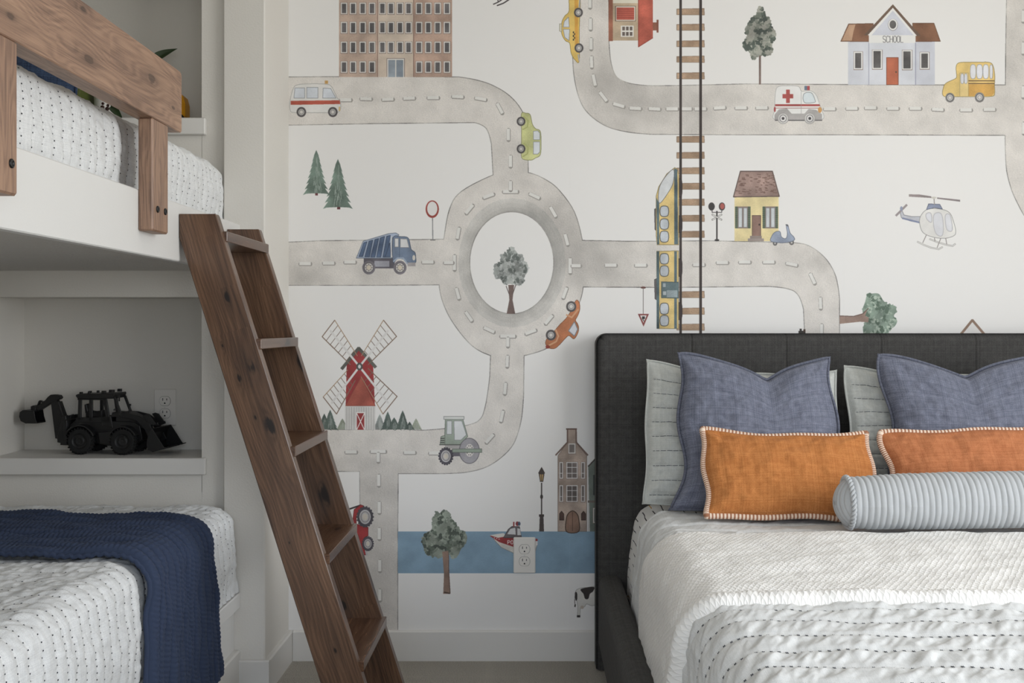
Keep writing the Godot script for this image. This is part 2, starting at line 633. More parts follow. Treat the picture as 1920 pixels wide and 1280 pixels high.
# foliage: many small washes inside an outline
func foliage(pts: Array, tones: Array, seed_: int, n: int, size: float, ragged := 1.0) -> void:
	var r := RandomNumberGenerator.new()
	r.seed = seed_
	var poly := PackedVector2Array()
	var lo := Vector2(1e9, 1e9)
	var hi := -lo
	for k in range(0, pts.size(), 2):
		var v := Vector2(pts[k], pts[k + 1])
		poly.append(v)
		lo = lo.min(v)
		hi = hi.max(v)
	paint(pts, tones[0], 0.25)
	var w := noise(seed_, 0.045, 2)
	var done := 0
	for t in n * 14:
		if done >= n * 2:
			break
		var p := Vector2(r.randf_range(lo.x, hi.x), r.randf_range(lo.y, hi.y))
		if not Geometry2D.is_point_in_polygon(p, poly):
			continue
		done += 1
		var g := clampf(0.5 + w.get_noise_2d(p.x, p.y) * 1.4 + r.randf_range(-0.10, 0.10), 0.0, 0.999) * tones.size()
		var s := size * r.randf_range(0.35, 0.85) * ragged
		oval(p.x, p.y, s, s * r.randf_range(0.5, 0.9), tones[int(g)], 0.2, r.randf() * 3.0)

func pine(x: float, top: float, bottom: float, half: float, c: Color, tiers := 8) -> void:
	for side in [-1.0, 1.0]:
		var pts := [x, top]
		for k in tiers:
			var t := (k + 1.0) / tiers
			var y := lerpf(top, bottom, t)
			var hw := half * (0.12 + 0.88 * pow(t, 1.15))
			pts.append_array([x + side * hw, y + 1.5, x + side * hw * 0.74, y - 1.0])
		pts.append_array([x, bottom - 2.0])
		paint(pts, c, 0.25)
	var pale := c.lerp(Color(0.78, 0.80, 0.77), 0.5)
	var r := RandomNumberGenerator.new()
	r.seed = int(x)
	for k in 46:
		var t := pow(r.randf(), 0.7)
		var y := lerpf(top + 12.0, bottom - 5.0, t)
		var hw := half * 0.34 * t
		var px := x + 1.0 + r.randf_range(-hw, hw)
		line([px, y - 4.0, px + (px - x) * 0.12, y + 4.0], 1.1, pale.lerp(c, r.randf() * 0.8))

func dash(x: float, y: float, deg: float, length := 19.0) -> void:
	var d := Vector2.from_angle(deg_to_rad(deg)) * length * 0.5
	var o := Vector2(0.5, 0.9)
	var g := Color(0.60, 0.58, 0.55)
	var a := Vector2(x, y) - d
	var b := Vector2(x, y) + d
	line([a.x + o.x, a.y + o.y, b.x + o.x, b.y + o.y], 7.8, g)
	oval(a.x + o.x, a.y + o.y, 3.4, 3.6, g, 0.0)
	oval(b.x + o.x, b.y + o.y, 3.6, 3.9, g, 0.0)
	var w := Color(0.875, 0.865, 0.84)
	line([a.x, a.y, b.x, b.y], 5.8, w, 0.03)

func build_mural() -> void:
	nA = noise_bytes(70, 0.022, 3)
	nB = noise_bytes(71, 0.33, 2)
	canvas = Image.create(4674, 3900, false, Image.FORMAT_RGB8)
	var paper := Color(0.915, 0.908, 0.896)
	canvas.fill(paper)
	print_roads()
	print_top()
	print_middle()
	print_lower()
	# three hung lengths of paper and the narrow one at the right corner, each a sheet of its own with a butt joint
	var edges := [540.0, 1068.0, 1583.0, 2098.0]
	var wall := MB.new()
	wall.box(Vector3(-0.7836, -0.02, -0.14), Vector3(2.72, 2.72, -0.0022), 0.0)
	var plain := mat(paper, 0.8)
	var wb := struct("wall_back", wall, M.wall_paint)
	for k in 3:
		var x0: int = int((edges[k] - CX) * K)
		var x1: int = int((edges[k + 1] - CX) * K)
		var im := canvas.get_region(Rect2i(x0, 0, x1 - x0, 3900))
		im.shrink_x2()
		# paper tooth
		var t := mat(Color.WHITE, 0.85, ImageTexture.create_from_image(im))
		t.texture_repeat = false
		var ax: float = (edges[k] - 1000.0) / 587.0 + 0.00004
		var bx: float = (edges[k + 1] - 1000.0) / 587.0 - 0.00004
		var ty := 1.062 + (613.0 + 60.0) / 587.0
		var by := 1.062 - (1240.0 - 613.0) / 587.0
		var m := MB.new()
		var n := Vector3(0, 0, 1)
		m.tri(Vector3(ax, by, 0), Vector3(bx, by, 0), Vector3(bx, ty, 0), n, Vector2(0, 1), Vector2(1, 1), Vector2(1, 0))
		m.tri(Vector3(ax, by, 0), Vector3(bx, ty, 0), Vector3(ax, ty, 0), n, Vector2(0, 1), Vector2(1, 0), Vector2(0, 0))
		for e in [[Vector3(ax, by, 0), Vector3(ax, ty, 0), Vector3(-1, 0, 0)], [Vector3(bx, by, 0), Vector3(bx, ty, 0), Vector3(1, 0, 0)]]:
			var back := Vector3(0, 0, -0.0022)
			var va: Vector3 = e[0]
			var vb: Vector3 = e[1]
			m.tri(va, vb, vb + back, e[2])
			m.tri(va, vb + back, va + back, e[2])
		obj("wallpaper_strip", m, t, wb)
	var rest := MB.new()
	rest.box(Vector3((2098.0 - 1000.0) / 587.0 + 0.0003, 0.0, -0.0022), Vector3(2.6, 2.2085, 0.0), 0.0)
	obj("wallpaper_strip", rest, plain, wb)
	var upper := MB.new()
	upper.box(Vector3(-0.78, 2.2086, -0.0022), Vector3(2.6, 2.7, 0.0), 0.0)
	obj("wallpaper_header", upper, plain, wb)
	canvas = null

func print_roads() -> void:
	var roads := [
		soft_run([530, 145, 700, 144, 860, 145, 915, 157, 955, 180, 980, 212, 989, 260, 990, 340, 926, 340, 922, 270, 912, 240, 890, 229, 700, 231, 530, 234]),
		soft([960, 321, 994, 325, 1024, 338, 1048, 357, 1076, 397, 1091, 450, 1095, 495, 1093, 536, 1085, 569, 1062, 618, 1029, 650, 982, 666, 950, 669, 921, 666, 885, 647, 851, 606, 832, 569, 824, 533, 827, 500, 833, 447, 844, 391, 866, 359, 926, 328]),
		soft_run([530, 455, 600, 452, 845, 449, 835, 533, 700, 534, 530, 534]),
		soft_run([1080, 451, 1180, 453, 1330, 452, 1480, 455, 1510, 459, 1532, 471, 1552, 491, 1566, 518, 1573, 560, 1573, 645, 1510, 645, 1507, 580, 1499, 556, 1489, 545, 1470, 539, 1438, 536, 1250, 538, 1080, 537]),
		soft_run([1076, -70, 1074, 60, 1075, 120, 1078, 149, 1085, 179, 1096, 203, 1116, 223, 1142, 238, 1179, 247, 1223, 251, 1400, 252, 1600, 252, 1900, 253, 1900, 160, 1700, 160, 1400, 158, 1270, 161, 1212, 161, 1177, 156, 1155, 144, 1145, 118, 1141, 77, 1140, -70]),
		soft_run([1889, -70, 1886, 100, 1885, 260, 1888, 320, 1897, 355, 1908, 380, 1925, 410, 1950, 436, 1985, 455, 2040, 464, 2110, 466, 2110, 382, 2060, 380, 2020, 370, 1992, 345, 1978, 305, 1974, 250, 1974, -70]),
		soft_run([530, 806, 640, 806, 754, 805, 790, 807, 833, 804, 875, 798, 895, 791, 905, 780, 912, 755, 919, 705, 921, 655, 982, 655, 981, 740, 976, 790, 962, 832, 938, 858, 908, 876, 869, 885, 812, 887, 746, 887, 745, 1000, 745, 1100, 745, 1245, 679, 1245, 678, 1100, 676, 1000, 675, 883, 530, 882]),
	]
	# where the pencil wash was laid on more heavily
	for q in [[570, 520, 26, 0.13], [700, 515, 24, 0.08], [1290, 205, 50, 0.10], [1150, 150, 40, 0.15], [1180, 200, 40, 0.06], [1130, 235, 30, 0.06], [1050, 470, 60, 0.12], [1030, 400, 40, 0.10], [700, 900, 50, 0.07], [712, 1050, 120, 0.10], [940, 150, 30, 0.08], [960, 300, 40, 0.05], [1540, 480, 30, 0.08], [1905, 100, 90, 0.05], [870, 560, 50, 0.05], [1130, 500, 40, 0.08]]:
		dark_spots.append(Vector4((q[0] - CX) * K, (q[1] - CY) * K, q[2] * K, q[3]))
	var edge := Color(0.58, 0.565, 0.54)
	for p in roads:
		line(closed(p), 3.0, edge, 0.35)
	for p in roads:
		paint(p, Color(0.858, 0.832, 0.80), 0.05, true)
	# the round island, with the wash darker round it
	for q in [[24, 0.80], [16, 0.775], [9, 0.745], [4, 0.715]]:
		var g: float = q[1]
		paint(oval_pts(960, 492.5, 77 + q[0], 95 + q[0] * 1.1), Color(g, g * 0.98, g * 0.945), 0.08, true)
	paint(oval_pts(959.5, 492.5, 79.5, 96.5, 0, 48), Color(0.60, 0.585, 0.56), 0.2)
	paint(oval_pts(959.5, 492.5, 78, 95, 0, 48), Color(0.915, 0.908, 0.896), 0.0)
	for d in [[686, 185, 2], [727, 186, -2], [767, 184, -2], [812, 183, 0], [858, 181, 3], [901, 185, 10], [937, 203, 62], [953, 252, 90], [957, 302, 90], [648, 187, 0],
			[916, 367, -20], [880, 392, -50], [859, 437, -80], [858, 550, 75], [879, 593, 55], [917, 618, 25], [995, 622, -20], [1029, 599, -50], [1059, 549, -70], [1062, 449, 75], [1037, 397, 60], [1002, 367, 25],
			[572, 494, 0], [616, 493, 0], [656, 491, 0], [802, 491, 0], [1145, 497, 0], [1201, 497, 0], [1310, 496, 0], [1354, 492, 0], [1396, 491, 0], [1441, 491, 0], [1484, 495, 12], [1523, 522, 65], [1538, 568, 88], [1540, 618, 90],
			[1106, 4, 90], [1107, 45, 90], [1108, 82, 90], [1109, 116, 88], [1114, 150, 78], [1131, 181, 52], [1160, 197, 16], [1191, 203, 3], [1227, 204, 3], [1260, 204, 0], [1286, 204, 0], [1313, 204, 0], [1349, 202, -3], [1389, 202, 0], [1428, 202, 0], [1555, 204, 0], [1597, 203, 0], [1632, 202, 0], [1674, 203, 0], [1716, 203, 0], [1758, 205, 3], [1811, 206, 0], [1855, 205, 0],
			[1918, 30, 90], [1918, 90, 90], [1918, 172, 90], [1919, 240, 90], [658, 847, 0], [768, 848, 0], [815, 849, 0], [918, 822, -48], [941, 780, -78], [951, 677, 92], [947, 728, 95], [710, 900, 90], [711, 951, 90], [711, 1000, 90], [712, 1060, 90], [712, 1115, 90], [712, 1165, 90]]:
		dash(d[0], d[1], d[2])
	for t in [[852, 492, 90, -1, 0], [952, 630, 0, 0, 1], [1069, 498, 90, 1, 0], [957, 359, 0, 0, -1], [709, 846, 0, 0, 1]]:
		dash(t[0], t[1], t[2], 26.0)
		dash(t[0] + t[3] * 11.0, t[1] + t[4] * 11.0, 90.0 - t[2], 15.0)
	# railway
	for y in [-30, -8, 22, 51, 82, 111, 142, 261, 291, 320, 349, 379, 409, 439, 552, 583, 613, 643]:
		shape([1269, y - 5, 1320, y - 6, 1320.5, y + 6, 1269, y + 5.5], Color(0.72, 0.585, 0.46), 0.22, 0.75, 1.2)
		for k in 3:
			line([1274, y - 3 + k * 3, 1290, y - 2 + k * 2.6, 1304, y - 3.4 + k * 3, 1316, y - 2.6 + k * 2.8], 0.8, Color(0.58, 0.44, 0.32))
	for x in [1276.0, 1313.5]:
		line([x, -70, x, 660], 4.8, Color(0.225, 0.19, 0.18), 0.12)

# a soft curve only where the points lie close together; long straights stay straight
func soft_run(pts: Array) -> Array:
	var n := pts.size() / 2
	var out := []
	for k in n:
		var p: Array[Vector2] = []
		for o in [-1, 0, 1, 2]:
			var j: int = (k + o + n) % n
			p.append(Vector2(pts[j * 2], pts[j * 2 + 1]))
		out.append(p[1].x)
		out.append(p[1].y)
		if p[1].distance_to(p[2]) < 75.0 and p[0].distance_to(p[1]) < 260.0:
			var a0 := (p[2] - p[1]).angle_to(p[1] - p[0])
			var a1 := (p[3] - p[2]).angle_to(p[2] - p[1])
			if absf(a0) < 0.9 and absf(a1) < 0.9:
				var l := p[1].distance_to(p[2])
				var q0 := p[1] - (p[1] - p[0]).normalized() * minf(l, p[0].distance_to(p[1]))
				var q3 := p[2] + (p[3] - p[2]).normalized() * minf(l, p[3].distance_to(p[2]))
				for s in [0.2, 0.4, 0.6, 0.8]:
					var v := p[1].cubic_interpolate(p[2], q0, q3, s)
					out.append(v.x)
					out.append(v.y)
	return out

func print_top() -> void:
	# block of flats
	rect(635.5, -70, 708, 144.5, Color(0.765, 0.645, 0.565), 0.14)
	rect(708, -70, 775.5, 144.5, Color(0.815, 0.735, 0.655), 0.09)
	rect(775.5, -70, 847.5, 144.5, Color(0.725, 0.585, 0.505), 0.16)
	for x in [708.0, 775.5]:
		line([x, -70, x, 144], 1.6, Color(0.56, 0.42, 0.36))
	for r in [-69, -32, 5, 41, 78, 115]:
		for c in [645, 662, 680, 697.5, 717, 733, 750, 766, 785.5, 803, 820.5, 838]:
			if r < 110 or c < 705 or c > 780:
				pane(c - 6.0, r, c + 6.0, r + 21.5)
	rect(725, 109, 759, 144, Color(0.50, 0.44, 0.41), 0.0)
	rect(726, 110, 757.5, 144.5, Color(0.86, 0.84, 0.81), 0.0)
	rect(728, 112.5, 741, 144.5, Color(0.53, 0.575, 0.62), 0.15)
	rect(743, 112.5, 756, 144.5, Color(0.48, 0.53, 0.58), 0.15)
	# rescue van
	shape(soft([544, 206, 544, 188, 550, 166, 558, 159, 584, 157, 612, 158, 622, 163, 632, 183, 638, 190, 638, 206, 628, 211, 590, 211, 552, 211]), Color(0.87, 0.86, 0.84), 0.05, 0.75)
	for w in [[553, 165, 571, 165, 571, 184, 551, 184], [575, 164, 596, 164, 596, 184, 575, 184], [606, 165, 620, 166, 630, 184, 605, 184]]:
		shape(w, Color(0.82, 0.845, 0.88), 0.08, 0.65)
	paint([545, 189, 637, 188, 638, 195, 545, 196.5], Color(0.77, 0.30, 0.22), 0.14)
	rect(609, 151, 615, 157, Color(0.78, 0.58, 0.28))
	wheel(565, 210, 9)
	wheel(624, 210, 9)
	rect(635, 200, 638, 208, Color(0.85, 0.72, 0.45))
	# green car, driving up the wall
	shape(soft([977.5, 214, 986, 212, 994, 215, 998, 232, 1004, 241, 1013, 246, 1014.5, 268, 1013, 290, 1004, 296, 996, 300, 980, 298, 977.5, 285, 978, 250]), Color(0.79, 0.80, 0.50), 0.16)
	shape([1000, 246, 1008, 245, 1012, 249, 1012, 262, 1000, 262], Color(0.86, 0.88, 0.90), 0.05)
	shape([1000, 266, 1012, 266, 1012, 285, 1008, 289, 1000, 289], Color(0.86, 0.88, 0.90), 0.05)
	line([982, 218, 990, 226, 989, 238, 980, 243], 2.2, Color(0.66, 0.68, 0.36))
	line([982, 268, 990, 276, 989, 288, 980, 294], 2.2, Color(0.66, 0.68, 0.36))
	wheel(977, 227.5, 8.2)
	wheel(977, 279, 8.2)
	# taxi
	shape(soft([1087, -14, 1068, -14, 1067, 20, 1059, 30, 1053.5, 42, 1053, 62, 1060, 76, 1068, 81, 1071, 100, 1078, 112, 1086, 114, 1086, 60]), Color(0.905, 0.74, 0.32), 0.10)
	paint([1077, -10, 1084, -10, 1084, 100, 1078, 90], Color(0.86, 0.60, 0.18), 0.14)
	shape([1066, 32, 1067.5, 51, 1056, 51, 1058, 40], Color(0.84, 0.86, 0.88), 0.05)
	shape([1056, 55, 1068, 55, 1067, 76, 1059, 70], Color(0.84, 0.86, 0.88), 0.05)
	shape([1049, 45, 1053, 45, 1053, 60, 1049, 58], Color(0.88, 0.85, 0.72), 0.05)
	for k in 5:
		rect(1074.0 + (k % 2) * 2.2, 59.0 + k * 3.4, 1076.2 + (k % 2) * 2.2, 62.4 + k * 3.4, Color(0.22, 0.20, 0.18), 0.0)
	line([1084, -14, 1087, 0, 1086, 14], 2.2, Color(0.62, 0.63, 0.66))
	line([1084, 102, 1086, 114], 2.4, Color(0.66, 0.66, 0.68))
	wheel(1084.5, 23.5, 8.4)
	wheel(1085.5, 90, 8.4)
	# small fire station, lying on its side
	rect(1141, -20, 1149, 77, Color(0.63, 0.36, 0.26), 0.2)
	rect(1149, -20, 1198, 76, Color(0.76, 0.66, 0.53), 0.15)
	rect(1149, -20, 1198, 6, Color(0.87, 0.84, 0.75), 0.05)
	rect(1153, 11, 1192, 40, Color(0.45, 0.36, 0.30), 0.0)
	rect(1155, 12, 1191, 39, Color(0.86, 0.82, 0.75), 0.03)
	rect(1156, 14, 1189, 37, Color(0.77, 0.32, 0.25), 0.14)
	for k in 5:
		line([1156, 17 + k * 4, 1189, 17 + k * 4], 0.8, Color(0.57, 0.20, 0.15))
	rect(1164, 48, 1188, 69, Color(0.90, 0.88, 0.84), 0.0)
	for i in 3:
		for j in 2:
			rect(1166.5 + i * 7.0, 50.0 + j * 10.0, 1171.5 + i * 7.0, 57.0 + j * 10.0, Color(0.42, 0.36, 0.33), 0.1)
	paint([1197, -10, 1224, -20, 1224, 71, 1197, 88], Color(0.77, 0.33, 0.25), 0.22)
	line([1197, 0, 1197, 88, 1224, 71], 1.2, Color(0.6, 0.2, 0.16))
	rect(1224, 42, 1231, 57, Color(0.58, 0.33, 0.24), 0.15)
	rect(1231, 37, 1234.5, 61, Color(0.52, 0.28, 0.21), 0.1)
	# skids of something flying above
	line([925, 8, 934, 4, 946, -4], 2.0, Color(0.24, 0.21, 0.22))
	line([932, 10.5, 944, 6, 958, -3], 2.2, Color(0.24, 0.21, 0.22))
	line([934, 4, 933, -4], 1.6, Color(0.24, 0.21, 0.22))
	# tall grey-green tree
	rect(1422.5, 100, 1426.5, 158.5, Color(0.46, 0.38, 0.35), 0.2)
	foliage(soft([1424, 14, 1434, 22, 1437, 32, 1444, 37, 1447, 50, 1453, 60, 1453, 72, 1448, 82, 1447, 98, 1438, 105, 1424, 104, 1410, 111, 1405, 98, 1393, 88, 1394, 78, 1401, 70, 1396, 55, 1403, 44, 1410, 32, 1418, 27]), [Color(0.62, 0.62, 0.57), Color(0.52, 0.54, 0.49), Color(0.42, 0.45, 0.40), Color(0.33, 0.37, 0.33), Color(0.27, 0.31, 0.28)], 5, 230, 4.6)
	# school
	var stone := Color(0.815, 0.825, 0.86)
	rect(1590, 76, 1629, 159, stone, 0.05)
	rect(1716, 76, 1752.5, 159, stone * Color(0.97, 0.97, 0.98), 0.05)
	rect(1629, 66, 1716.5, 159, Color(0.835, 0.845, 0.875), 0.04)
	line([1629, 70, 1629, 159], 1.4, Color(0.62, 0.63, 0.72))
	line([1716.5, 70, 1716.5, 159], 1.8, Color(0.60, 0.61, 0.70))
	shape([1576, 77.5, 1591, 45, 1637, 44, 1640, 66, 1629, 78], Color(0.56, 0.365, 0.255), 0.16, 0.7)
	paint([1578, 76.5, 1592, 46.5, 1604, 46, 1600, 60, 1597, 76.5], Color(0.78, 0.60, 0.46), 0.10)
	shape([1711, 43.5, 1751, 43.5, 1763, 77.5, 1716, 78, 1712, 60], Color(0.53, 0.34, 0.23), 0.16, 0.7)
	paint([1674, 8, 1726, 67, 1716, 68, 1674, 20, 1631, 66, 1620, 66], Color(0.43, 0.33, 0.265), 0.10)
	paint([1674, 14.5, 1719, 67, 1627, 66], Color(0.92, 0.915, 0.90), 0.0)
	paint([1674, 20, 1713, 66, 1634, 66], Color(0.80, 0.81, 0.855), 0.06)
	oval(1674, 46.5, 9.4, 11.4, Color(0.60, 0.58, 0.60), 0.0)
	oval(1674, 46, 8.6, 10.6, Color(0.91, 0.905, 0.89), 0.0)
	oval(1674, 46, 6.2, 7.8, Color(0.34, 0.325, 0.32), 0.2)
	rect(1629, 66, 1716.5, 80.5, Color(0.91, 0.905, 0.885), 0.0)
	letters("SCHOOL", 1655.5, 67.5, 12.0, 5.0, 6.6, 1.3, Color(0.46, 0.45, 0.46))
	for w in [[1601, 97, 1617, 130], [1635.5, 93.5, 1653.5, 129.5], [1691.5, 94, 1709.5, 130.5], [1725, 98, 1742, 129.5]]:
		pane(w[0], w[1], w[2], w[3], Color(0.34, 0.325, 0.32), Color(0.90, 0.895, 0.88), 2.2)
	shape([1662, 108, 1684, 108, 1684, 159, 1662, 159], Color(0.765, 0.375, 0.245), 0.12)
	oval(1680, 135, 1.4, 1.8, Color(0.3, 0.25, 0.2), 0.0)
	# school bus
	shape(soft([1769, 180, 1769, 163, 1775, 155, 1790, 148, 1793.5, 143, 1792.5, 126, 1797, 118, 1812, 116.5, 1835, 116.5, 1855, 117, 1862, 124, 1865, 142, 1864.5, 160, 1865, 174, 1860, 180.5, 1830, 181, 1795, 181]), Color(0.905, 0.755, 0.40), 0.11)
	paint([1816, 158, 1864, 158, 1864, 174, 1859, 180, 1816, 180], Color(0.82, 0.60, 0.24), 0.14)
	shape([1799.5, 137, 1815.5, 137, 1815.5, 181, 1799.5, 181], Color(0.93, 0.80, 0.48), 0.08, 0.75)
	for y in [151.5, 156.5]:
		line([1816, y, 1864.5, y], 1.5, Color(0.40, 0.26, 0.16))
	for w in [[1801.5, 140, 1806.5, 155], [1808.5, 140, 1813, 155], [1820, 123.5, 1828.5, 145], [1832, 123.5, 1841, 145], [1844, 123.5, 1852.5, 145], [1856, 124, 1860.5, 145]]:
		shape(soft([w[0], w[1], w[2], w[1], w[2], w[3], w[0], w[3]]), Color(0.87, 0.87, 0.89), 0.06, 0.7)
	wheel(1781, 183, 8.6, Color(0.47, 0.46, 0.45), Color(0.80, 0.79, 0.78))
	wheel(1836.5, 182.5, 9.0, Color(0.47, 0.46, 0.45), Color(0.80, 0.79, 0.78))
	# ambulance
	shape(soft([1452, 224, 1452, 205, 1454, 172, 1460, 162, 1478, 160.5, 1497, 162, 1503, 171, 1519, 170, 1530, 178, 1537, 197, 1541.5, 208, 1541, 224, 1496, 226]), Color(0.905, 0.90, 0.885), 0.03, 0.75)
	paint([1452, 215, 1460, 205, 1475, 203, 1484, 213, 1508, 213, 1516, 204, 1530, 206, 1541, 214, 1541, 225, 1452, 225], Color(0.66, 0.64, 0.63), 0.12)
	paint([1453, 195.5, 1536, 195.5, 1538, 199, 1453, 199], Color(0.69, 0.25, 0.24), 0.12)
	line([1453, 202.5, 1538, 202.5], 0.9, Color(0.66, 0.36, 0.34))
	rect(1473.5, 168, 1480.5, 193, Color(0.72, 0.29, 0.27), 0.14)
	rect(1467, 176.5, 1487, 184.5, Color(0.72, 0.29, 0.27), 0.14)
	shape(soft([1507, 176, 1521, 174, 1528, 188, 1526, 192, 1508, 192]), Color(0.82, 0.86, 0.875), 0.06)
	line([1502, 172, 1502, 213], 0.9, Color(0.6, 0.58, 0.58))
	oval(1537, 206, 3.6, 5.4, Color(0.82, 0.57, 0.28))
	oval(1452.5, 205, 2.0, 5.0, Color(0.70, 0.28, 0.28))
	rect(1508, 161, 1513, 169, Color(0.36, 0.44, 0.52))
	rect(1513, 161, 1518, 169, Color(0.72, 0.27, 0.28))
	line([1453, 225.5, 1541, 225.5], 1.8, Color(0.3, 0.29, 0.3))
	for x in [1468.0, 1518.0]:
		oval(x, 222, 10, 10, Color(0.78, 0.77, 0.755))
		line(closed(oval_pts(x, 222, 10, 10)), 1.0, Color(0.6, 0.58, 0.57))
		oval(x, 222, 6, 6.4, Color(0.87, 0.86, 0.85))
		line(closed(oval_pts(x, 222, 6, 6.4)), 1.0, Color(0.4, 0.39, 0.4))
		oval(x, 222, 2.6, 2.8, Color(0.25, 0.24, 0.25))

# thin drawn capitals
func letters(word: String, x: float, y: float, h: float, w: float, pitch: float, t: float, c: Color) -> void:
	var G := {
		"S": [[1, 0.14, 0.7, 0, 0.3, 0, 0, 0.14, 0, 0.36, 0.3, 0.5, 0.7, 0.55, 1, 0.68, 1, 0.86, 0.7, 1, 0.3, 1, 0, 0.86]],
		"C": [[1, 0.15, 0.7, 0, 0.3, 0, 0, 0.2, 0, 0.8, 0.3, 1, 0.7, 1, 1, 0.85]],
		"H": [[0, 0, 0, 1], [1, 0, 1, 1], [0, 0.5, 1, 0.5]],
		"O": [[0.3, 0, 0.7, 0, 1, 0.2, 1, 0.8, 0.7, 1, 0.3, 1, 0, 0.8, 0, 0.2, 0.3, 0]],
		"L": [[0, 0, 0, 1, 1, 1]],
		"P": [[0, 1, 0, 0, 0.7, 0, 1, 0.15, 1, 0.4, 0.7, 0.55, 0, 0.55]],
	}
	for k in word.length():
		for stroke: Array in G[word[k]]:
			var pts := []
			for q in range(0, stroke.size(), 2):
				pts.append_array([x + k * pitch + stroke[q] * w, y + stroke[q + 1] * h])
			line(pts, t, c)

func print_middle() -> void:
	# two firs
	pine(593, 281, 364, 25, Color(0.41, 0.50, 0.445))
	rect(591, 362, 596, 366.5, Color(0.42, 0.2, 0.22))
	pine(633.5, 298, 390, 28, Color(0.41, 0.50, 0.445))
	rect(632, 388, 638, 392.5, Color(0.42, 0.2, 0.22))
	# round road sign
	oval(810.5, 392, 12.5, 16.5, Color(0.67, 0.24, 0.20))
	oval(810.5, 391, 9.6, 13.4, Color(0.89, 0.875, 0.86), 0.0)
	line([811, 409, 811.5, 450], 1.8, Color(0.52, 0.52, 0.52))
	line([807, 450, 816, 450], 1.2, Color(0.4, 0.4, 0.4))
	# tipper lorry
	rect(682, 483, 740, 503, Color(0.35, 0.335, 0.37), 0.15)
	rect(702, 489, 730, 500, Color(0.60, 0.60, 0.64), 0.15)
	shape([668, 484, 681, 452, 728, 438, 742, 436.5, 748, 440, 746, 443, 736, 445, 734, 484], Color(0.61, 0.67, 0.765), 0.12)
	for p in [[673, 481, 682, 455, 688, 453, 680, 481], [684, 481.5, 692, 452, 699, 450, 693, 481.5], [695, 482, 703, 449, 710, 447, 703, 482], [706, 482, 713, 446, 721, 443, 714, 482], [718, 482, 725, 443, 732, 441, 725, 482], [722, 482, 731, 455, 733, 482]]:
		shape(p, Color(0.31, 0.40, 0.545), 0.22)
	shape(soft([737, 446, 752, 443.5, 764, 445, 768, 453, 771, 467, 778, 473, 779.5, 482, 779, 492, 766, 492, 757, 486, 745, 485, 737, 491]), Color(0.415, 0.49, 0.60), 0.14)
	shape([740, 447, 747, 447, 747, 463, 740, 463], Color(0.83, 0.83, 0.83), 0.05)
	shape([750.5, 447.5, 763, 448, 767, 464, 750.5, 464], Color(0.83, 0.83, 0.83), 0.05)
	line([734, 443, 733.5, 482], 2.0, Color(0.84, 0.84, 0.83))
	line([749, 445, 749, 484], 0.8, Color(0.27, 0.33, 0.43))
	oval(776, 483, 2.8, 5, Color(0.86, 0.83, 0.78))
	rect(764, 492, 779, 499, Color(0.66, 0.63, 0.63))
	line([738, 490, 745, 484, 756, 484, 764, 494], 3.0, Color(0.60, 0.66, 0.75))
	for x in [691.5, 750.0]:
		wheel(x, 501.5, 12.2, Color(0.44, 0.42, 0.45), Color(0.79, 0.77, 0.75), Color(0.82, 0.77, 0.68))
		for k in 8:
			var v := Vector2.from_angle(k * TAU / 8.0) * 6.2
			oval(x + v.x, 501.5 + v.y, 0.9, 0.9, Color(0.4, 0.37, 0.37), 0.0)
	# tree on the island
	paint([950, 588, 955, 562, 953, 534, 964, 534, 961, 562, 966, 588], Color(0.43, 0.345, 0.32), 0.2)
	line([955, 552, 949, 536], 1.4, Color(0.36, 0.3, 0.28))
	line([961, 552, 967, 534], 1.4, Color(0.36, 0.3, 0.28))
	foliage(soft([958, 462, 967, 470, 972, 476, 980, 477, 981, 488, 989, 495, 990, 508, 982, 520, 982, 530, 970, 534, 957, 532, 945, 533, 938, 523, 929, 522, 926, 508, 928, 497, 937, 491, 940, 478, 949, 473]), [Color(0.66, 0.68, 0.66), Color(0.74, 0.755, 0.74), Color(0.56, 0.58, 0.56), Color(0.47, 0.50, 0.48), Color(0.39, 0.42, 0.40)], 8, 170, 4.2)
	# orange car
	shape(soft([1080, 563, 1086, 567, 1087, 580, 1083, 592, 1079, 600, 1083, 607, 1085, 615, 1083, 625, 1076, 635, 1067, 629, 1060, 634, 1050, 645, 1040, 653, 1029, 652, 1023, 644, 1026, 634, 1038, 622, 1050, 608, 1062, 596, 1072, 580]), Color(0.80, 0.455, 0.27), 0.18)
	shape([1077, 603, 1083, 617, 1077, 630, 1066, 620], Color(0.83, 0.84, 0.87), 0.06, 0.6, 1.6)
	line([1062, 590, 1072, 595, 1084, 580], 3.0, Color(0.84, 0.60, 0.42))
	line([1042, 618, 1047, 630, 1043, 640, 1028, 648], 3.0, Color(0.84, 0.60, 0.42))
	oval(1027, 650, 4, 3.4, Color(0.66, 0.24, 0.18))
	wheel(1071, 574.5, 9.6)
	wheel(1033, 628, 9.6)
	# warning triangle on its post, head down
	oval(1206, 539, 5, 2, Color(0.43, 0.25, 0.22))
	line([1206, 540, 1206, 590], 1.2, Color(0.5, 0.46, 0.44))
	paint([1196, 588.5, 1216.5, 588.5, 1206.5, 612], Color(0.55, 0.25, 0.24), 0.1)
	paint([1200, 591, 1212.5, 591, 1206.5, 605], Color(0.90, 0.89, 0.87), 0.0)
	rect(1203.5, 593, 1209, 598, Color(0.2, 0.19, 0.19), 0.0)
	line([1205, 598, 1207.5, 602], 1.4, Color(0.2, 0.19, 0.19))
	# yellow train
	for b in [[1270, 338, 1278, 366], [1270, 408, 1278, 433], [1270, 488, 1278, 515], [1270, 570, 1278, 596]]:
		shape(soft(b_rect(b)), Color(0.25, 0.21, 0.21), 0.2)
	shape([1227, 392, 1231, 390, 1231, 433, 1228, 430], Color(0.38, 0.36, 0.36), 0.1)
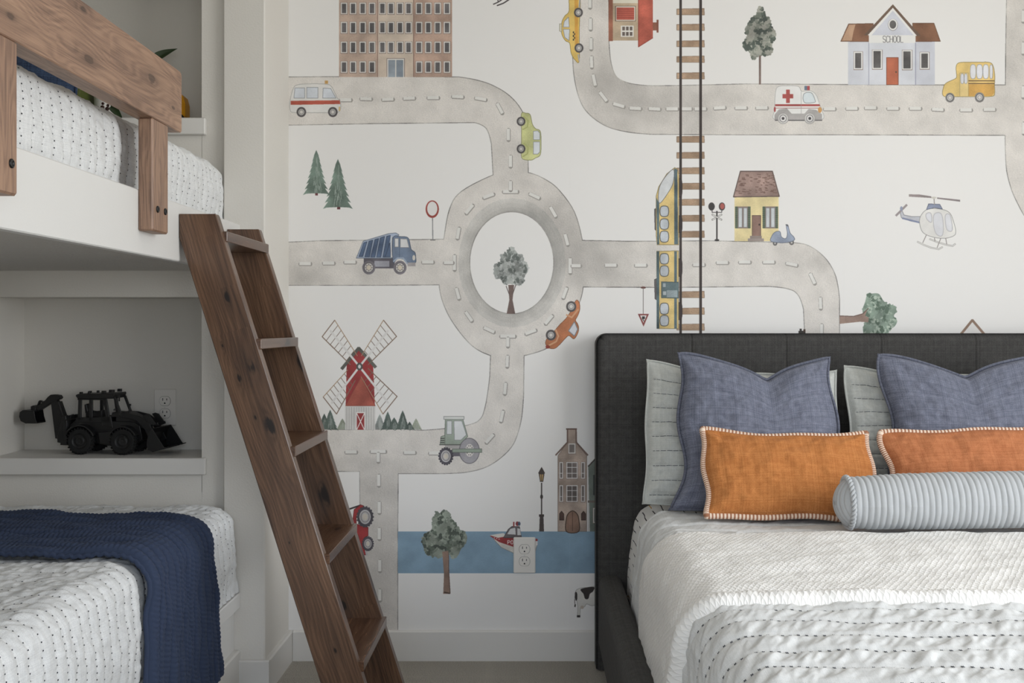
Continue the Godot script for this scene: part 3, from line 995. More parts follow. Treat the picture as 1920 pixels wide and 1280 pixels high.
	shape([1227, 524, 1231, 522, 1231, 562, 1228, 560], Color(0.38, 0.36, 0.36), 0.1)
	shape([1265, 314, 1270, 317, 1273, 330, 1272, 459, 1232, 459, 1230, 440, 1230, 368, 1235, 350, 1250, 326], Color(0.865, 0.735, 0.42), 0.15)
	paint([1230.5, 370, 1236, 382, 1236, 458, 1232, 458], Color(0.30, 0.39, 0.41), 0.25)
	paint([1264, 315, 1270, 318, 1271, 458, 1264, 458], Color(0.30, 0.38, 0.41), 0.3)
	shape(soft([1263, 318, 1262, 342, 1252, 362, 1236, 381, 1236, 352, 1250, 328]), Color(0.82, 0.83, 0.835), 0.10, 0.45)
	shape([1231, 471, 1272, 470, 1272, 616, 1232, 616], Color(0.865, 0.735, 0.42), 0.15)
	rect(1231, 471, 1236, 616, Color(0.30, 0.39, 0.41), 0.3)
	rect(1264, 471, 1269, 616, Color(0.32, 0.40, 0.43), 0.3)
	for w in [[388, 404], [412, 428], [435, 452], [477, 493], [500, 516], [570, 587], [593, 609]]:
		shape(soft([1239, w[0], 1252, w[0], 1252, w[1], 1239, w[1]]), Color(0.72, 0.745, 0.77), 0.16, 0.35, 1.3)
	shape([1240, 528, 1272, 529, 1272, 559, 1240, 558], Color(0.36, 0.445, 0.46), 0.25)
	rect(1243, 531, 1248, 538, Color(0.62, 0.67, 0.68))
	rect(1243, 546, 1249, 553, Color(0.68, 0.72, 0.73))
	rect(1250, 544, 1270, 557, Color(0.56, 0.62, 0.64), 0.2)
	# crossing signal
	line([1344, 396, 1344, 450], 2.6, Color(0.24, 0.22, 0.22))
	line([1335, 395, 1335, 398, 1353, 398, 1353, 395], 1.3, Color(0.24, 0.22, 0.22))
	oval(1334, 387, 6, 7.6, Color(0.25, 0.24, 0.24))
	oval(1353.5, 387, 6, 7.6, Color(0.27, 0.25, 0.25))
	oval(1354, 386.5, 4.2, 5.6, Color(0.70, 0.33, 0.30))
	for s in [-1.0, 1.0]:
		line([1335, 407 - s * 5, 1353, 407 + s * 5], 3.0, Color(0.4, 0.38, 0.37))
		line([1335.5, 407 - s * 4.8, 1352.5, 407 + s * 4.8], 1.6, Color(0.92, 0.91, 0.89))
	oval(1344, 450, 4.5, 2, Color(0.24, 0.22, 0.22))
	# yellow cottage
	rect(1377, 366, 1459.5, 452, Color(0.90, 0.82, 0.57), 0.11)
	shape([1388, 321, 1448, 321, 1461, 368, 1375, 369], Color(0.62, 0.50, 0.455), 0.22, 0.6, 1.8)
	var r := RandomNumberGenerator.new()
	r.seed = 4
	for k in 70:
		var y := r.randf_range(326, 363)
		var x := r.randf_range(1386 - (y - 321) * 0.2, 1446 + (y - 321) * 0.25)
		line([x, y, x + r.randf_range(3, 6), y + 0.4], 1.5, Color(0.46, 0.34, 0.30))
	for x in [1378.0, 1429.5]:
		rect(x, 387, x + 29, 428, Color(0.36, 0.42, 0.34), 0.15)
		for k in 11:
			line([x, 389.5 + k * 3.6, x + 29, 389.5 + k * 3.6], 0.8, Color(0.25, 0.30, 0.24))
		rect(x + 5, 387, x + 24, 428, Color(0.53, 0.45, 0.42), 0.0)
		for q in [6.5, 16.0]:
			shape([x + q, 390, x + q + 6.5, 390, x + q + 6.5, 426, x + q, 426], Color(0.79, 0.81, 0.82), 0.12, 0.7)
	shape([1410, 404, 1426, 404, 1426, 443, 1410, 443], Color(0.53, 0.40, 0.35), 0.2)
	oval(1423.5, 421, 1.6, 2.0, Color(0.25, 0.2, 0.18))
	rect(1406, 442, 1428, 447, Color(0.55, 0.49, 0.46))
	rect(1402, 447, 1432, 452.5, Color(0.61, 0.55, 0.52))
	# scooter
	wheel(1453, 456, 4.2, Color(0.45, 0.43, 0.42))
	wheel(1484, 454.5, 4.6, Color(0.45, 0.43, 0.42))
	shape(soft([1445, 452, 1447, 442, 1453, 435, 1462, 434, 1465, 444, 1473, 447, 1476, 438, 1474, 423, 1477, 422, 1481, 436, 1488, 444, 1489, 450, 1478, 454, 1462, 455]), Color(0.585, 0.635, 0.73), 0.16)
	line([1473, 421, 1478, 424], 1.6, Color(0.35, 0.33, 0.33))
	# helicopter
	for s in [[1720, 453, 1732, 459, 1745, 464, 1760, 467, 1767, 463], [1743, 448, 1758, 454, 1775, 459, 1786, 461, 1791, 457]]:
		line(s, 3.0, Color(0.60, 0.585, 0.57))
		line(s, 1.4, Color(0.88, 0.87, 0.85))
	for s in [[1737, 440, 1730, 455], [1764, 446, 1757, 464], [1752, 446, 1753, 452], [1773, 446, 1775, 458]]:
		line(s, 1.5, Color(0.55, 0.52, 0.5))
	shape([1725, 406, 1725, 418, 1706, 414, 1690, 408, 1687, 396, 1691, 394, 1695, 403, 1710, 406], Color(0.75, 0.755, 0.79), 0.1)
	line([1692, 409, 1724, 417], 3.0, Color(0.48, 0.52, 0.65))
	line([1680, 404, 1700, 384], 4.2, Color(0.60, 0.555, 0.56))
	oval(1690, 391, 2.6, 4.4, Color(0.55, 0.58, 0.68))
	shape(soft([1724, 412, 1730, 399, 1740, 392, 1755, 391, 1772, 394, 1782, 401, 1788, 416, 1792, 434, 1788, 442, 1772, 446.5, 1752, 445, 1735, 439, 1727, 430]), Color(0.88, 0.87, 0.85), 0.06)
	shape([1737, 393, 1741, 382, 1762, 383, 1767, 392, 1752, 389], Color(0.53, 0.57, 0.68), 0.1)
	line([1752, 384, 1751, 370], 1.8, Color(0.6, 0.57, 0.55))
	paint([1704, 364, 1724, 364.5, 1746, 368, 1746, 371, 1704, 368.5], Color(0.58, 0.525, 0.52), 0.12)
	paint([1757, 370, 1800, 374.5, 1800, 378, 1757, 372.5], Color(0.55, 0.50, 0.50), 0.12)
	oval(1751, 370.5, 5, 2, Color(0.83, 0.81, 0.76))
	for w in [[1737, 401, 1745, 400.5, 1746, 416, 1738, 410], [1752, 402, 1764, 401, 1768, 422, 1766, 441, 1756, 438, 1751, 422], [1773, 404, 1781, 404, 1785, 430, 1778, 432, 1774, 424]]:
		line(closed(soft(w)), 2.4, Color(0.68, 0.66, 0.67))
		shape(soft(w), Color(0.85, 0.85, 0.87), 0.05, 0.92)
	# tree lying over, at the headboard
	foliage(soft([1622, 566, 1626, 553, 1636, 550, 1648, 551, 1656, 563, 1664, 570, 1676, 573, 1681, 583, 1676, 592, 1682, 602, 1677, 612, 1668, 618, 1662, 632, 1626, 634, 1618, 618, 1622, 600, 1617, 582]), [Color(0.50, 0.585, 0.515), Color(0.60, 0.675, 0.60), Color(0.43, 0.52, 0.45), Color(0.66, 0.72, 0.65), Color(0.33, 0.42, 0.35)], 12, 170, 4.4)
	paint([1574, 592, 1600, 593, 1615, 589, 1626, 580, 1622, 592, 1629, 595, 1628, 604, 1612, 603, 1574, 607], Color(0.62, 0.50, 0.44), 0.16)
	line([1574, 592, 1600, 593, 1618, 588, 1628, 578], 1.6, Color(0.42, 0.32, 0.28))
	# roof peak and a dark shape, both mostly behind the headboard
	paint([1823, 600, 1850, 632, 1797, 632], Color(0.88, 0.865, 0.85), 0.03)
	line([1797, 632, 1823, 600, 1850, 632], 4.6, Color(0.56, 0.44, 0.36), 0.1)
	rect(1497, 620, 1510, 640, Color(0.2, 0.18, 0.17))
	rect(1499, 616, 1503, 622, Color(0.2, 0.18, 0.17))
	rect(1506, 617, 1510, 622, Color(0.3, 0.22, 0.18))

func b_rect(b: Array) -> Array:
	return [b[0], b[1], b[2], b[1], b[2], b[3], b[0], b[3]]

func print_lower() -> void:
	# windmill and its copse
	for t in [[608, 775, 14, 0], [619, 768, 16, 1], [642, 784, 13, 2], [712, 776, 14, 3], [727, 771, 14, 1], [739, 782, 15, 1], [755, 769, 15, 1], [780, 784, 13, 2], [768, 790, 11, 0]]:
		pine(t[0], t[1], 806, t[2], [Color(0.27, 0.33, 0.30), Color(0.30, 0.36, 0.33), Color(0.55, 0.58, 0.50), Color(0.56, 0.59, 0.57)][t[3]], 6)
	paint([647, 761, 703.5, 761, 703.5, 805.5, 647, 805.5], Color(0.82, 0.81, 0.79), 0.06)
	for k in 12:
		line([650 + k * 4.6, 763, 650 + k * 4.6, 805], 0.8, Color(0.62, 0.60, 0.58))
	paint([650, 684, 672.5, 655, 699.5, 683, 703, 761, 648, 761], Color(0.655, 0.185, 0.19), 0.16)
	shape([677, 707, 703.5, 760.5, 648, 760.5], Color(0.725, 0.32, 0.25), 0.16, 0.8)
	line([641, 691, 672.5, 652.5, 704, 688], 6.0, Color(0.37, 0.37, 0.34), 0.2)
	rect(667.5, 772.5, 684.5, 805.5, Color(0.90, 0.885, 0.86), 0.0)
	rect(669, 774.5, 683, 805.5, Color(0.66, 0.19, 0.19), 0.12)
	line([669, 775, 683, 805], 1.6, Color(0.90, 0.88, 0.86))
	line([683, 775, 669, 805], 1.6, Color(0.90, 0.88, 0.86))
	for b in [[627.6, 600, 604, 631, 657, 683.5, 670, 667], [719, 600, 743.5, 630.5, 690.5, 683.5, 677.5, 667], [606, 744, 631, 776, 666, 713, 652, 693], [718, 776, 744.5, 743, 690, 690.5, 677, 706]]:
		var a0 := Vector2(b[0], b[1])
		var a1 := Vector2(b[2], b[3])
		var c1 := Vector2(b[4], b[5])
		var c0 := Vector2(b[6], b[7])
		for k in 7:
			var p := a0.lerp(c0, k / 7.0)
			var q := a1.lerp(c1, k / 7.0)
			line([p.x, p.y, q.x, q.y], 1.1, Color(0.46, 0.38, 0.32))
		var o := (a0 + a1) * 0.5
		o = o.lerp(Vector2(674, 687), 0.06)
		line([o.x, o.y, 674, 687], 4.0, Color(0.87, 0.855, 0.84), 0.03)
		line([a0.x, a0.y, a1.x, a1.y, c1.x, c1.y], 1.7, Color(0.50, 0.40, 0.32))
		line([a0.x, a0.y, c0.x, c0.y], 1.4, Color(0.66, 0.52, 0.38))
	oval(674, 687, 6, 7.2, Color(0.30, 0.31, 0.30))
	oval(674, 687, 2.6, 3.6, Color(0.86, 0.86, 0.85), 0.0)
	# road roller
	rect(834, 834, 866, 841, Color(0.70, 0.68, 0.67))
	rect(845, 843, 866, 855, Color(0.40, 0.38, 0.42))
	shape([835, 786, 868, 786, 877, 818, 862, 833.5, 833, 833.5], Color(0.60, 0.655, 0.59), 0.12)
	shape([838, 789, 847, 789, 847, 814, 837.5, 814], Color(0.83, 0.845, 0.85), 0.05)
	shape([851, 789, 866, 789, 874.5, 815, 864, 825, 852, 825], Color(0.84, 0.85, 0.855), 0.05)
	shape([832, 780.5, 870, 780.5, 870, 786, 832, 786], Color(0.84, 0.845, 0.825), 0.04)
	shape([827, 818, 834, 816, 834, 833, 825, 833], Color(0.62, 0.67, 0.60), 0.1)
	for k in 3:
		line([826, 821.5 + k * 4, 833, 821.5 + k * 4], 1.6, Color(0.25, 0.25, 0.24))
	line([824, 833.5, 866, 833.5], 1.5, Color(0.3, 0.32, 0.3))
	oval(880, 845, 19.6, 24.4, Color(0.42, 0.41, 0.43))
	oval(880, 845, 18.2, 23, Color(0.63, 0.615, 0.64), 0.16)
	oval(880.5, 844, 8, 12, Color(0.84, 0.82, 0.79))
	for k in 10:
		var v := Vector2(cos(k * TAU / 10) * 5.6, sin(k * TAU / 10) * 8.8)
		oval(880.5 + v.x, 844 + v.y, 0.9, 0.9, Color(0.3, 0.28, 0.3), 0.0)
	shape([848, 841.5, 903, 841, 903, 848, 848, 848], Color(0.56, 0.62, 0.55), 0.1)
	tractor_wheel(836, 855, 13.2, 16.0)
	# red tractor, driving up
	line([655, 954, 676, 947], 3.0, Color(0.2, 0.19, 0.19))
	shape([664, 955, 676, 946, 682, 948, 676, 962, 668, 966, 668, 982, 690, 988, 690, 1004, 683, 1008, 686, 1040, 679, 1040, 672, 1004, 660, 985], Color(0.68, 0.17, 0.18), 0.14)
	line([686, 1030, 688, 1040], 4.0, Color(0.7, 0.7, 0.71))
	tractor_wheel(684.5, 968.7, 15.4, 19.4)
	tractor_wheel(689.8, 1019, 10.0, 12.8)
	# river
	rect(746, 996, 1400, 1074.5, Color(0.475, 0.615, 0.715), 0.07)
	# river tree
	paint([829, 1030, 840.5, 1028, 841, 1070, 844.5, 1113, 831, 1113, 832.5, 1076], Color(0.58, 0.455, 0.385), 0.16)
	line([841, 1032, 841.5, 1070, 844, 1112], 1.4, Color(0.36, 0.27, 0.23))
	line([829, 1042, 818, 1032], 2.0, Color(0.36, 0.29, 0.26))
	line([833, 1110, 843, 1112], 2.4, Color(0.30, 0.22, 0.19))
	foliage(soft([819, 958, 825, 963, 831, 957, 839, 957, 845, 969, 853, 978, 861, 992, 870, 995, 876, 1006, 873, 1018, 864, 1030, 858, 1042, 847, 1046, 838, 1034, 826, 1046, 812, 1042, 801, 1041, 795, 1030, 793, 1010, 797, 1000, 809, 992, 811, 975]), [Color(0.51, 0.55, 0.49), Color(0.58, 0.615, 0.55), Color(0.42, 0.465, 0.41), Color(0.35, 0.395, 0.34), Color(0.26, 0.30, 0.26)], 17, 190, 5.0)
	paint([829, 1034, 840.5, 1032, 841, 1050, 831, 1050], Color(0.58, 0.455, 0.385), 0.16)
	# police boat
	shape([925, 1010, 1008, 1018, 1004, 1032, 992, 1037, 962, 1036, 940, 1026], Color(0.82, 0.80, 0.76), 0.12)
	paint([918, 1004, 946, 1003, 1008, 1010, 1008, 1020, 966, 1026, 936, 1016], Color(0.63, 0.17, 0.18), 0.14)
	paint([918, 1003, 944, 999, 950, 1005, 934, 1008], Color(0.85, 0.83, 0.79), 0.06)
	shape([944, 1008, 953, 992, 960, 986.5, 974, 987, 978, 1008], Color(0.38, 0.35, 0.36), 0.16)
	paint([951, 1001, 957, 991, 966, 989, 967, 1002], Color(0.80, 0.80, 0.80), 0.05)
	paint([970, 990, 975, 991, 977, 1003, 970, 1003], Color(0.80, 0.80, 0.80), 0.05)
	rect(962, 978, 964.5, 987, Color(0.60, 0.2, 0.2))
	oval(970, 981.5, 3.2, 4.2, Color(0.56, 0.2, 0.22))
	oval(973.5, 981.5, 2.4, 4.0, Color(0.25, 0.33, 0.43))
	letters("PO", 952.0, 1013.0, 6.5, 3.8, 6.0, 1.2, Color(0.88, 0.84, 0.82))
	for k in 3:
		oval(927 + k * 4.4, 1008 + k * 1.2, 1.1, 1.1, Color(0.86, 0.8, 0.78), 0.0)
	rect(1004, 1014, 1008, 1022, Color(0.84, 0.82, 0.8))
	# street lamp
	paint([1011, 996, 1012, 968, 1019, 968, 1020, 996], Color(0.27, 0.23, 0.22), 0.15)
	rect(1010.5, 964, 1020, 968.5, Color(0.24, 0.2, 0.19))
	line([1015.5, 966, 1015.5, 905], 2.4, Color(0.26, 0.22, 0.21))
	oval(1015.5, 931, 2.6, 4.2, Color(0.24, 0.2, 0.19))
	paint([1010, 887, 1021, 887, 1018.5, 903, 1012.5, 903], Color(0.25, 0.21, 0.19), 0.0)
	paint([1012, 889, 1019, 889, 1017.5, 901, 1013.5, 901], Color(0.66, 0.52, 0.30), 0.2)
	line([1015.5, 888, 1015.5, 902], 0.9, Color(0.25, 0.21, 0.19))
	paint([1009, 887, 1012, 881, 1015.5, 875, 1019, 881, 1022, 887], Color(0.25, 0.21, 0.19), 0.1)
	# gabled town house, and its green neighbour going behind the headboard
	rect(1102, 872, 1150, 996, Color(0.80, 0.785, 0.765), 0.03)
	paint([1103, 874, 1118, 856, 1140, 840, 1150, 996, 1106, 996], Color(0.445, 0.49, 0.45), 0.14)
	line([1103, 874, 1120, 856, 1140, 838], 2.4, Color(0.3, 0.27, 0.25))
	rect(1102, 938, 1150, 942, Color(0.45, 0.4, 0.37))
	rect(1112, 890, 1124, 928, Color(0.26, 0.28, 0.27))
	pane(1112, 952, 1126, 980, Color(0.4, 0.42, 0.4))
	shape([1046, 854, 1064, 829, 1064.5, 804.5, 1079.5, 804.5, 1080, 829, 1100, 854, 1100, 996, 1046, 996], Color(0.68, 0.59, 0.525), 0.22, 0.7)
	line([1042, 853, 1064, 829, 1064, 804, 1080, 804, 1080.5, 829, 1102, 853], 2.8, Color(0.46, 0.36, 0.32), 0.1)
	line([1062, 804, 1081, 804], 2.6, Color(0.42, 0.32, 0.28))
	pane(1065.5, 831, 1079, 850, Color(0.50, 0.46, 0.44))
	for y in [866.0, 909.5]:
		for w in [[1049, 1055.5], [1062, 1083], [1089.5, 1096.5]]:
			pane(w[0], y, w[1], y + 31, Color(0.43, 0.385, 0.365), Color(0.86, 0.84, 0.82), 1.6)
			line([w[0], y + 21, w[1], y + 21], 1.3, Color(0.86, 0.84, 0.82))
		line([1072.5, y, 1072.5, y + 31], 1.3, Color(0.86, 0.84, 0.82))
		line([1062, y + 10, 1083, y + 10], 1.1, Color(0.86, 0.84, 0.82))
	shape(soft([1062, 996, 1062, 972, 1066, 962, 1073.5, 957.5, 1081, 962, 1085, 972, 1085, 996]), Color(0.51, 0.375, 0.30), 0.2, 0.5, 1.6)
	line([1073.5, 960, 1073.5, 995], 1.0, Color(0.32, 0.22, 0.17))
	for x in [1053.0, 1094.0]:
		shape([x - 4, 975, x - 4, 963, x, 958, x + 4, 963, x + 4, 975], Color(0.31, 0.215, 0.185), 0.15)
	# cow
	shape(soft([1079, 1110, 1086, 1103, 1100, 1101, 1125, 1100, 1130, 1125, 1112, 1135, 1100, 1132, 1096, 1137, 1089, 1138, 1087, 1154, 1083, 1155, 1083, 1135]), Color(0.85, 0.835, 0.80), 0.06, 0.75)
	paint(soft([1089, 1104, 1113, 1100, 1112, 1108, 1106, 1113, 1103, 1122, 1097, 1122, 1094, 1113]), Color(0.175, 0.15, 0.145), 0.12)
	paint(soft([1079, 1110, 1082, 1112, 1082, 1124, 1079, 1124]), Color(0.19, 0.165, 0.16), 0.12)
	line([1078.5, 1110, 1077.5, 1128, 1078.5, 1136], 1.2, Color(0.35, 0.31, 0.3))
	line([1078.5, 1133, 1078, 1137], 2.4, Color(0.2, 0.18, 0.17))
	rect(1081.5, 1153, 1088, 1157, Color(0.17, 0.15, 0.15))
	oval(1091.5, 1138, 3.4, 3.2, Color(0.80, 0.73, 0.66))

func tractor_wheel(x: float, y: float, rx: float, ry: float) -> void:
	for k in 18:
		var v := Vector2(cos(k * TAU / 18) * rx, sin(k * TAU / 18) * ry)
		oval(x + v.x * 0.95, y + v.y * 0.95, 1.9, 1.9, Color(0.24, 0.23, 0.26), 0.0)
	oval(x, y, rx * 0.97, ry * 0.97, Color(0.29, 0.275, 0.31), 0.2)
	oval(x, y, rx * 0.7, ry * 0.7, Color(0.72, 0.71, 0.715), 0.1)
	line(closed(oval_pts(x, y, rx * 0.5, ry * 0.5)), 1.4, Color(0.5, 0.47, 0.47))
	oval(x, y, rx * 0.32, ry * 0.32, Color(0.80, 0.76, 0.70))

# ==================== room, alcove and bunks ====================
func build_room() -> void:
	var m := MB.new()
	m.box(Vector3(-2.0, -0.12, -0.14), Vector3(2.72, 0.0, 4.84), 0.0)
	struct("floor", m, M.carpet)
	m = MB.new()
	m.box(Vector3(-2.0, 2.7, -0.14), Vector3(2.72, 2.84, 4.84), 0.0)
	struct("ceiling", m, M.ceiling)
	# right wall round its window, front wall behind the viewer round its own
	m = MB.new()
	m.box(Vector3(2.6, 0, 0.0), Vector3(2.72, 2.7, 1.35), 0.0)
	m.box(Vector3(2.6, 0, 3.35), Vector3(2.72, 2.7, 4.7), 0.0)
	m.box(Vector3(2.6, 0, 1.35), Vector3(2.72, 0.65, 3.35), 0.0)
	m.box(Vector3(2.6, 2.25, 1.35), Vector3(2.72, 2.7, 3.35), 0.0)
	struct("wall_right", m, M.wall_paint)
	m = MB.new()
	m.box(Vector3(-2.0, 0, 4.7), Vector3(-1.4, 2.7, 4.82), 0.0)
	m.box(Vector3(1.4, 0, 4.7), Vector3(2.72, 2.7, 4.82), 0.0)
	m.box(Vector3(-1.4, 0, 4.7), Vector3(1.4, 0.5, 4.82), 0.0)
	m.box(Vector3(-1.4, 2.2, 4.7), Vector3(1.4, 2.7, 4.82), 0.0)
	struct("wall_front", m, M.wall_paint)
	m = MB.new()
	m.box(Vector3(-2.0, 0, -0.14), Vector3(-1.87, 2.7, 2.36), 0.0)
	struct("wall_left", m, M.wall_paint)
	m = MB.new()
	m.box(Vector3(-2.0, 0, 2.36), Vector3(-1.4, 2.7, 4.7), 0.0)
	m.box(Vector3(-1.4, 0, 2.36), Vector3(-0.85, 2.7, 2.48), 0.0)
	struct("wall_entry", m, M.wall_paint)
	var glass := StandardMaterial3D.new()
	glass.albedo_color = Color(1, 1, 1, 0.06)
	glass.roughness = 0.02
	glass.transparency = BaseMaterial3D.TRANSPARENCY_ALPHA
	for w in [[Vector3(2.66, 1.45, 2.35), PI / 2, 2.0, 1.6, "window_1"], [Vector3(0.0, 1.35, 4.76), 0.0, 2.8, 1.7, "window_2"]]:
		var root := MB.new()
		var hw: float = w[2] / 2.0
		var hh: float = w[3] / 2.0
		for s in [-1.0, 1.0]:
			root.box(Vector3(s * hw - 0.03, -hh, -0.03), Vector3(s * hw + 0.03, hh, 0.03), 0.004)
			root.box(Vector3(-hw, s * hh - 0.03, -0.03), Vector3(hw, s * hh + 0.03, 0.03), 0.004)
		root.box(Vector3(-0.025, -hh, -0.025), Vector3(0.025, hh, 0.025), 0.004)
		var f := struct(w[4], root, M.trim)
		f.position = w[0]
		f.rotation.y = w[1]
		for s in [-1.0, 1.0]:
			var p := MB.new()
			p.quad(Vector3(s * hw * 0.5 - hw * 0.5, -hh, 0), Vector3(s * hw * 0.5 + hw * 0.5, -hh, 0), Vector3(s * hw * 0.5 + hw * 0.5, hh, 0), Vector3(s * hw * 0.5 - hw * 0.5, hh, 0), Vector3(0, 0, 1))
			obj("pane", p, glass, f)
	m = MB.new()
	skirting(m, Vector3(-0.765, 0, 0.0), Vector3(2.6, 0, 0.0), Vector3(0, 0, 1))
	struct("baseboard_back", m, M.trim)

# a skirting board with an eased top edge, standing on the floor against a wall
func skirting(m: MB, a: Vector3, b: Vector3, out: Vector3, h := 0.0955, t := 0.0155) -> void:
	var d := (b - a)
	var l := d.length()
	var xf := Transform3D(Basis(out, Vector3.UP, d.normalized()), a)
	if out.cross(Vector3.UP).dot(d) < 0.0:
		xf = Transform3D(Basis(out, Vector3.UP, -d.normalized()), b)
	m.prism(PackedVector2Array([Vector2(0, 0), Vector2(t, 0), Vector2(t, h - 0.004), Vector2(t - 0.004, h), Vector2(0, h)]), 0.0, l, 0.0, xf)

func build_alcove() -> void:
	# the end wall between the alcove and the papered wall
	var m := MB.new()
	m.box(Vector3(-0.903, 0, -0.02), Vector3(-0.7815, 2.7, 0.31), 0.0035)
	struct("wall_wing", m, M.wall_paint)
	m = MB.new()
	skirting(m, Vector3(-0.7815, 0, 0.0), Vector3(-0.7815, 0, 0.3098), Vector3(1, 0, 0))
	skirting(m, Vector3(-0.853, 0, 0.31), Vector3(-0.766, 0, 0.31), Vector3(0, 0, 1))
	struct("baseboard_wing", m, M.trim)
	# the alcove's end wall with its two niches
	m = MB.new()
	m.box(Vector3(-1.88, 0, -0.14), Vector3(-0.90, 2.7, 0.07), 0.0)
	m.box(Vector3(-1.88, 0, 0.06), Vector3(-1.593, 2.7, 0.285), 0.0)
	m.box(Vector3(-0.973, 0, 0.06), Vector3(-0.90, 2.7, 0.285), 0.0)
	for y in [[0.0, 0.655], [1.15, 1.648], [2.13, 2.7]]:
		m.box(Vector3(-1.594, y[0], 0.06), Vector3(-0.972, y[1], 0.285), 0.0)
	struct("wall_alcove", m, M.wall_paint)
	for k in 2:
		var y: float = [0.631, 1.624][k]
		m = MB.new()
		m.box(Vector3(-1.5928, y + 0.024, 0.0702), Vector3(-0.9732, y + 0.048, 0.29), 0.001)
		m.box(Vector3(-1.612, y, 0.2852), Vector3(-0.9575, y + 0.0485, 0.306), 0.0025)
		struct("trim_%d" % (k + 1), m, M.trim)

func build_bunk() -> void:
	var t := thing("bunk_bed", "white painted built-in bunk bed, upper and lower platform between the alcove walls", "bunk bed", Vector3(-1.36, 0, 1.33))
	var o := Vector3(1.36, 0, -1.33)
	var m := MB.new()
	m.box(o + Vector3(-0.878, 1.22, 0.3105), o + Vector3(-0.853, 1.36, 2.359), 0.0025)
	obj("upper_apron", m, M.paint, t)
	m = MB.new()
	m.box(o + Vector3(-1.869, 1.2275, 0.286), o + Vector3(-0.878, 1.333, 2.359), 0.0)
	obj("upper_platform", m, M.textured_paint, t, "textured white underside above the lower bunk")
	m = MB.new()
	m.box(o + Vector3(-0.885, 0.2445, 0.3105), o + Vector3(-0.853, 0.289, 2.359), 0.003)
	obj("lower_apron", m, M.paint, t)
	m = MB.new()
	m.box(o + Vector3(-1.869, 0.245, 0.286), o + Vector3(-0.885, 0.285, 2.359), 0.0)
	obj("lower_platform", m, M.paint, t)
	m = MB.new()
	m.box(o + Vector3(-0.90, 0.0, 0.311), o + Vector3(-0.871, 0.2445, 2.359), 0.0)
	obj("front_panel", m, M.paint, t)
	m = MB.new()
	skirting(m, o + Vector3(-0.871, 0, 0.311), o + Vector3(-0.871, 0, 2.359), Vector3(1, 0, 0), 0.123, 0.018)
	obj("kick_board", m, M.trim, t)

# board whose local x runs along the world's z
func along_z(x: float, y: float, z: float) -> Transform3D:
	return Transform3D(Basis(Vector3(0, 0, 1), Vector3(0, 1, 0), Vector3(-1, 0, 0)), Vector3(x, y, z))

func build_guard_rail() -> void:
	var t := thing("guard_rail", "walnut guard rail of one wide plank on two bolted posts along the upper bunk", "guard rail", Vector3(-0.837, 1.22, 1.45))
	var W := 1.2
	# plank from z 0.9415 to 2.1; local x along z
	var m := MB.new()
	var poly := PackedVector2Array([Vector2(0.006, 0), Vector2(1.16, 0), Vector2(1.16, 0.1415), Vector2(0.012, 0.1415), Vector2(0.006, 0.1395), Vector2(0.002, 0.1355), Vector2(0, 0.129), Vector2(0, 0.006), Vector2(0.002, 0.002)])
	m.prism(poly, -0.01625, 0.0275, 0.0018)
	var p := obj("plank", m, walnut(M.rail_tex, W, 0.4, 0.06, 0.0), t)
	p.transform = along_z(0.0, 0.2945, 0.9415 - 1.45)
	for k in 2:
		var z: float = [1.0365, 1.756][k]
		m = MB.new()
		m.box(Vector3(0, 0, -0.01625), Vector3(0.2445, 0.0995, 0.01625), 0.0035)
		var post := obj("post", m, walnut(M.rail_tex, W, 0.4, 0.55 + 0.3 * k, 0.25), t)
		# local x upwards, y towards the room's front, z outwards to the right
		post.transform = Transform3D(Basis(Vector3(0, 1, 0), Vector3(0, 0, 1), Vector3(1, 0, 0)), Vector3(0, 0.05, z - 1.45))
		for b in [0.022, 0.072]:
			m = MB.new()
			m.lathe(PackedVector2Array([Vector2(0.0075, -0.001), Vector2(0.0075, 0.0022), Vector2(0.0062, 0.0032), Vector2(0.0040, 0.0034), Vector2(0.0036, 0.0016), Vector2(0.0, 0.0014)]), 18)
			var bo := obj("bolt", m, M.bolt, post)
			bo.position = Vector3(0.049, b, 0.01625)

func build_ladder() -> void:
	var t := thing("ladder", "dark walnut ladder with five flat treads leaning on the upper bunk", "ladder", Vector3(-0.394, 0, 0.633))
	var d := Vector3(-0.3022, 0.9533, 0)
	var q := Vector3(-0.9533, -0.3022, 0)
	var start := Vector3(-0.4465, 0, 0)
	var flat := func(x: float, y: float) -> Vector2:
		var v := Vector3(x, y, 0) - start
		return Vector2(v.dot(d), v.dot(q))
	var poly := PackedVector2Array([flat.call(-0.4465, 0.0), flat.call(-0.3415, 0.0), flat.call(-0.7625, 1.330), flat.call(-0.765, 1.334), flat.call(-0.8515, 1.334), flat.call(-0.8515, 1.279)])
	for k in 2:
		var m := MB.new()
		m.prism(poly, 0.0, 0.032, 0.0018)
		var s := obj("stile", m, walnut(M.ladder_tex, 1.5, 0.4, 0.0 if k == 0 else 0.03, 0.0 if k == 0 else -0.2, Color.WHITE, 0.3), t)
		s.transform = Transform3D(Basis(d, q, Vector3(0, 0, 1)), start + Vector3(0.394, 0, -0.633) + Vector3(0, 0, 0.834 if k == 0 else 0.420))
	for k in 5:
		var y: float = 1.2935 - 0.26 * k
		var front := -0.4465 - 0.317 * y + 0.105 + 0.0115
		var m := MB.new()
		m.box(Vector3(0, -0.025, 0), Vector3(0.416, 0, 0.1135), 0.0015)
		var st := obj("tread", m, walnut(M.ladder_tex, 1.5, 0.4, 0.3 + 0.21 * k, 0.11 + 0.05 * k, Color(1.0, 0.98, 0.97), 0.26), t)
		st.transform = along_z(front + 0.394, y, 0.435 - 0.633)

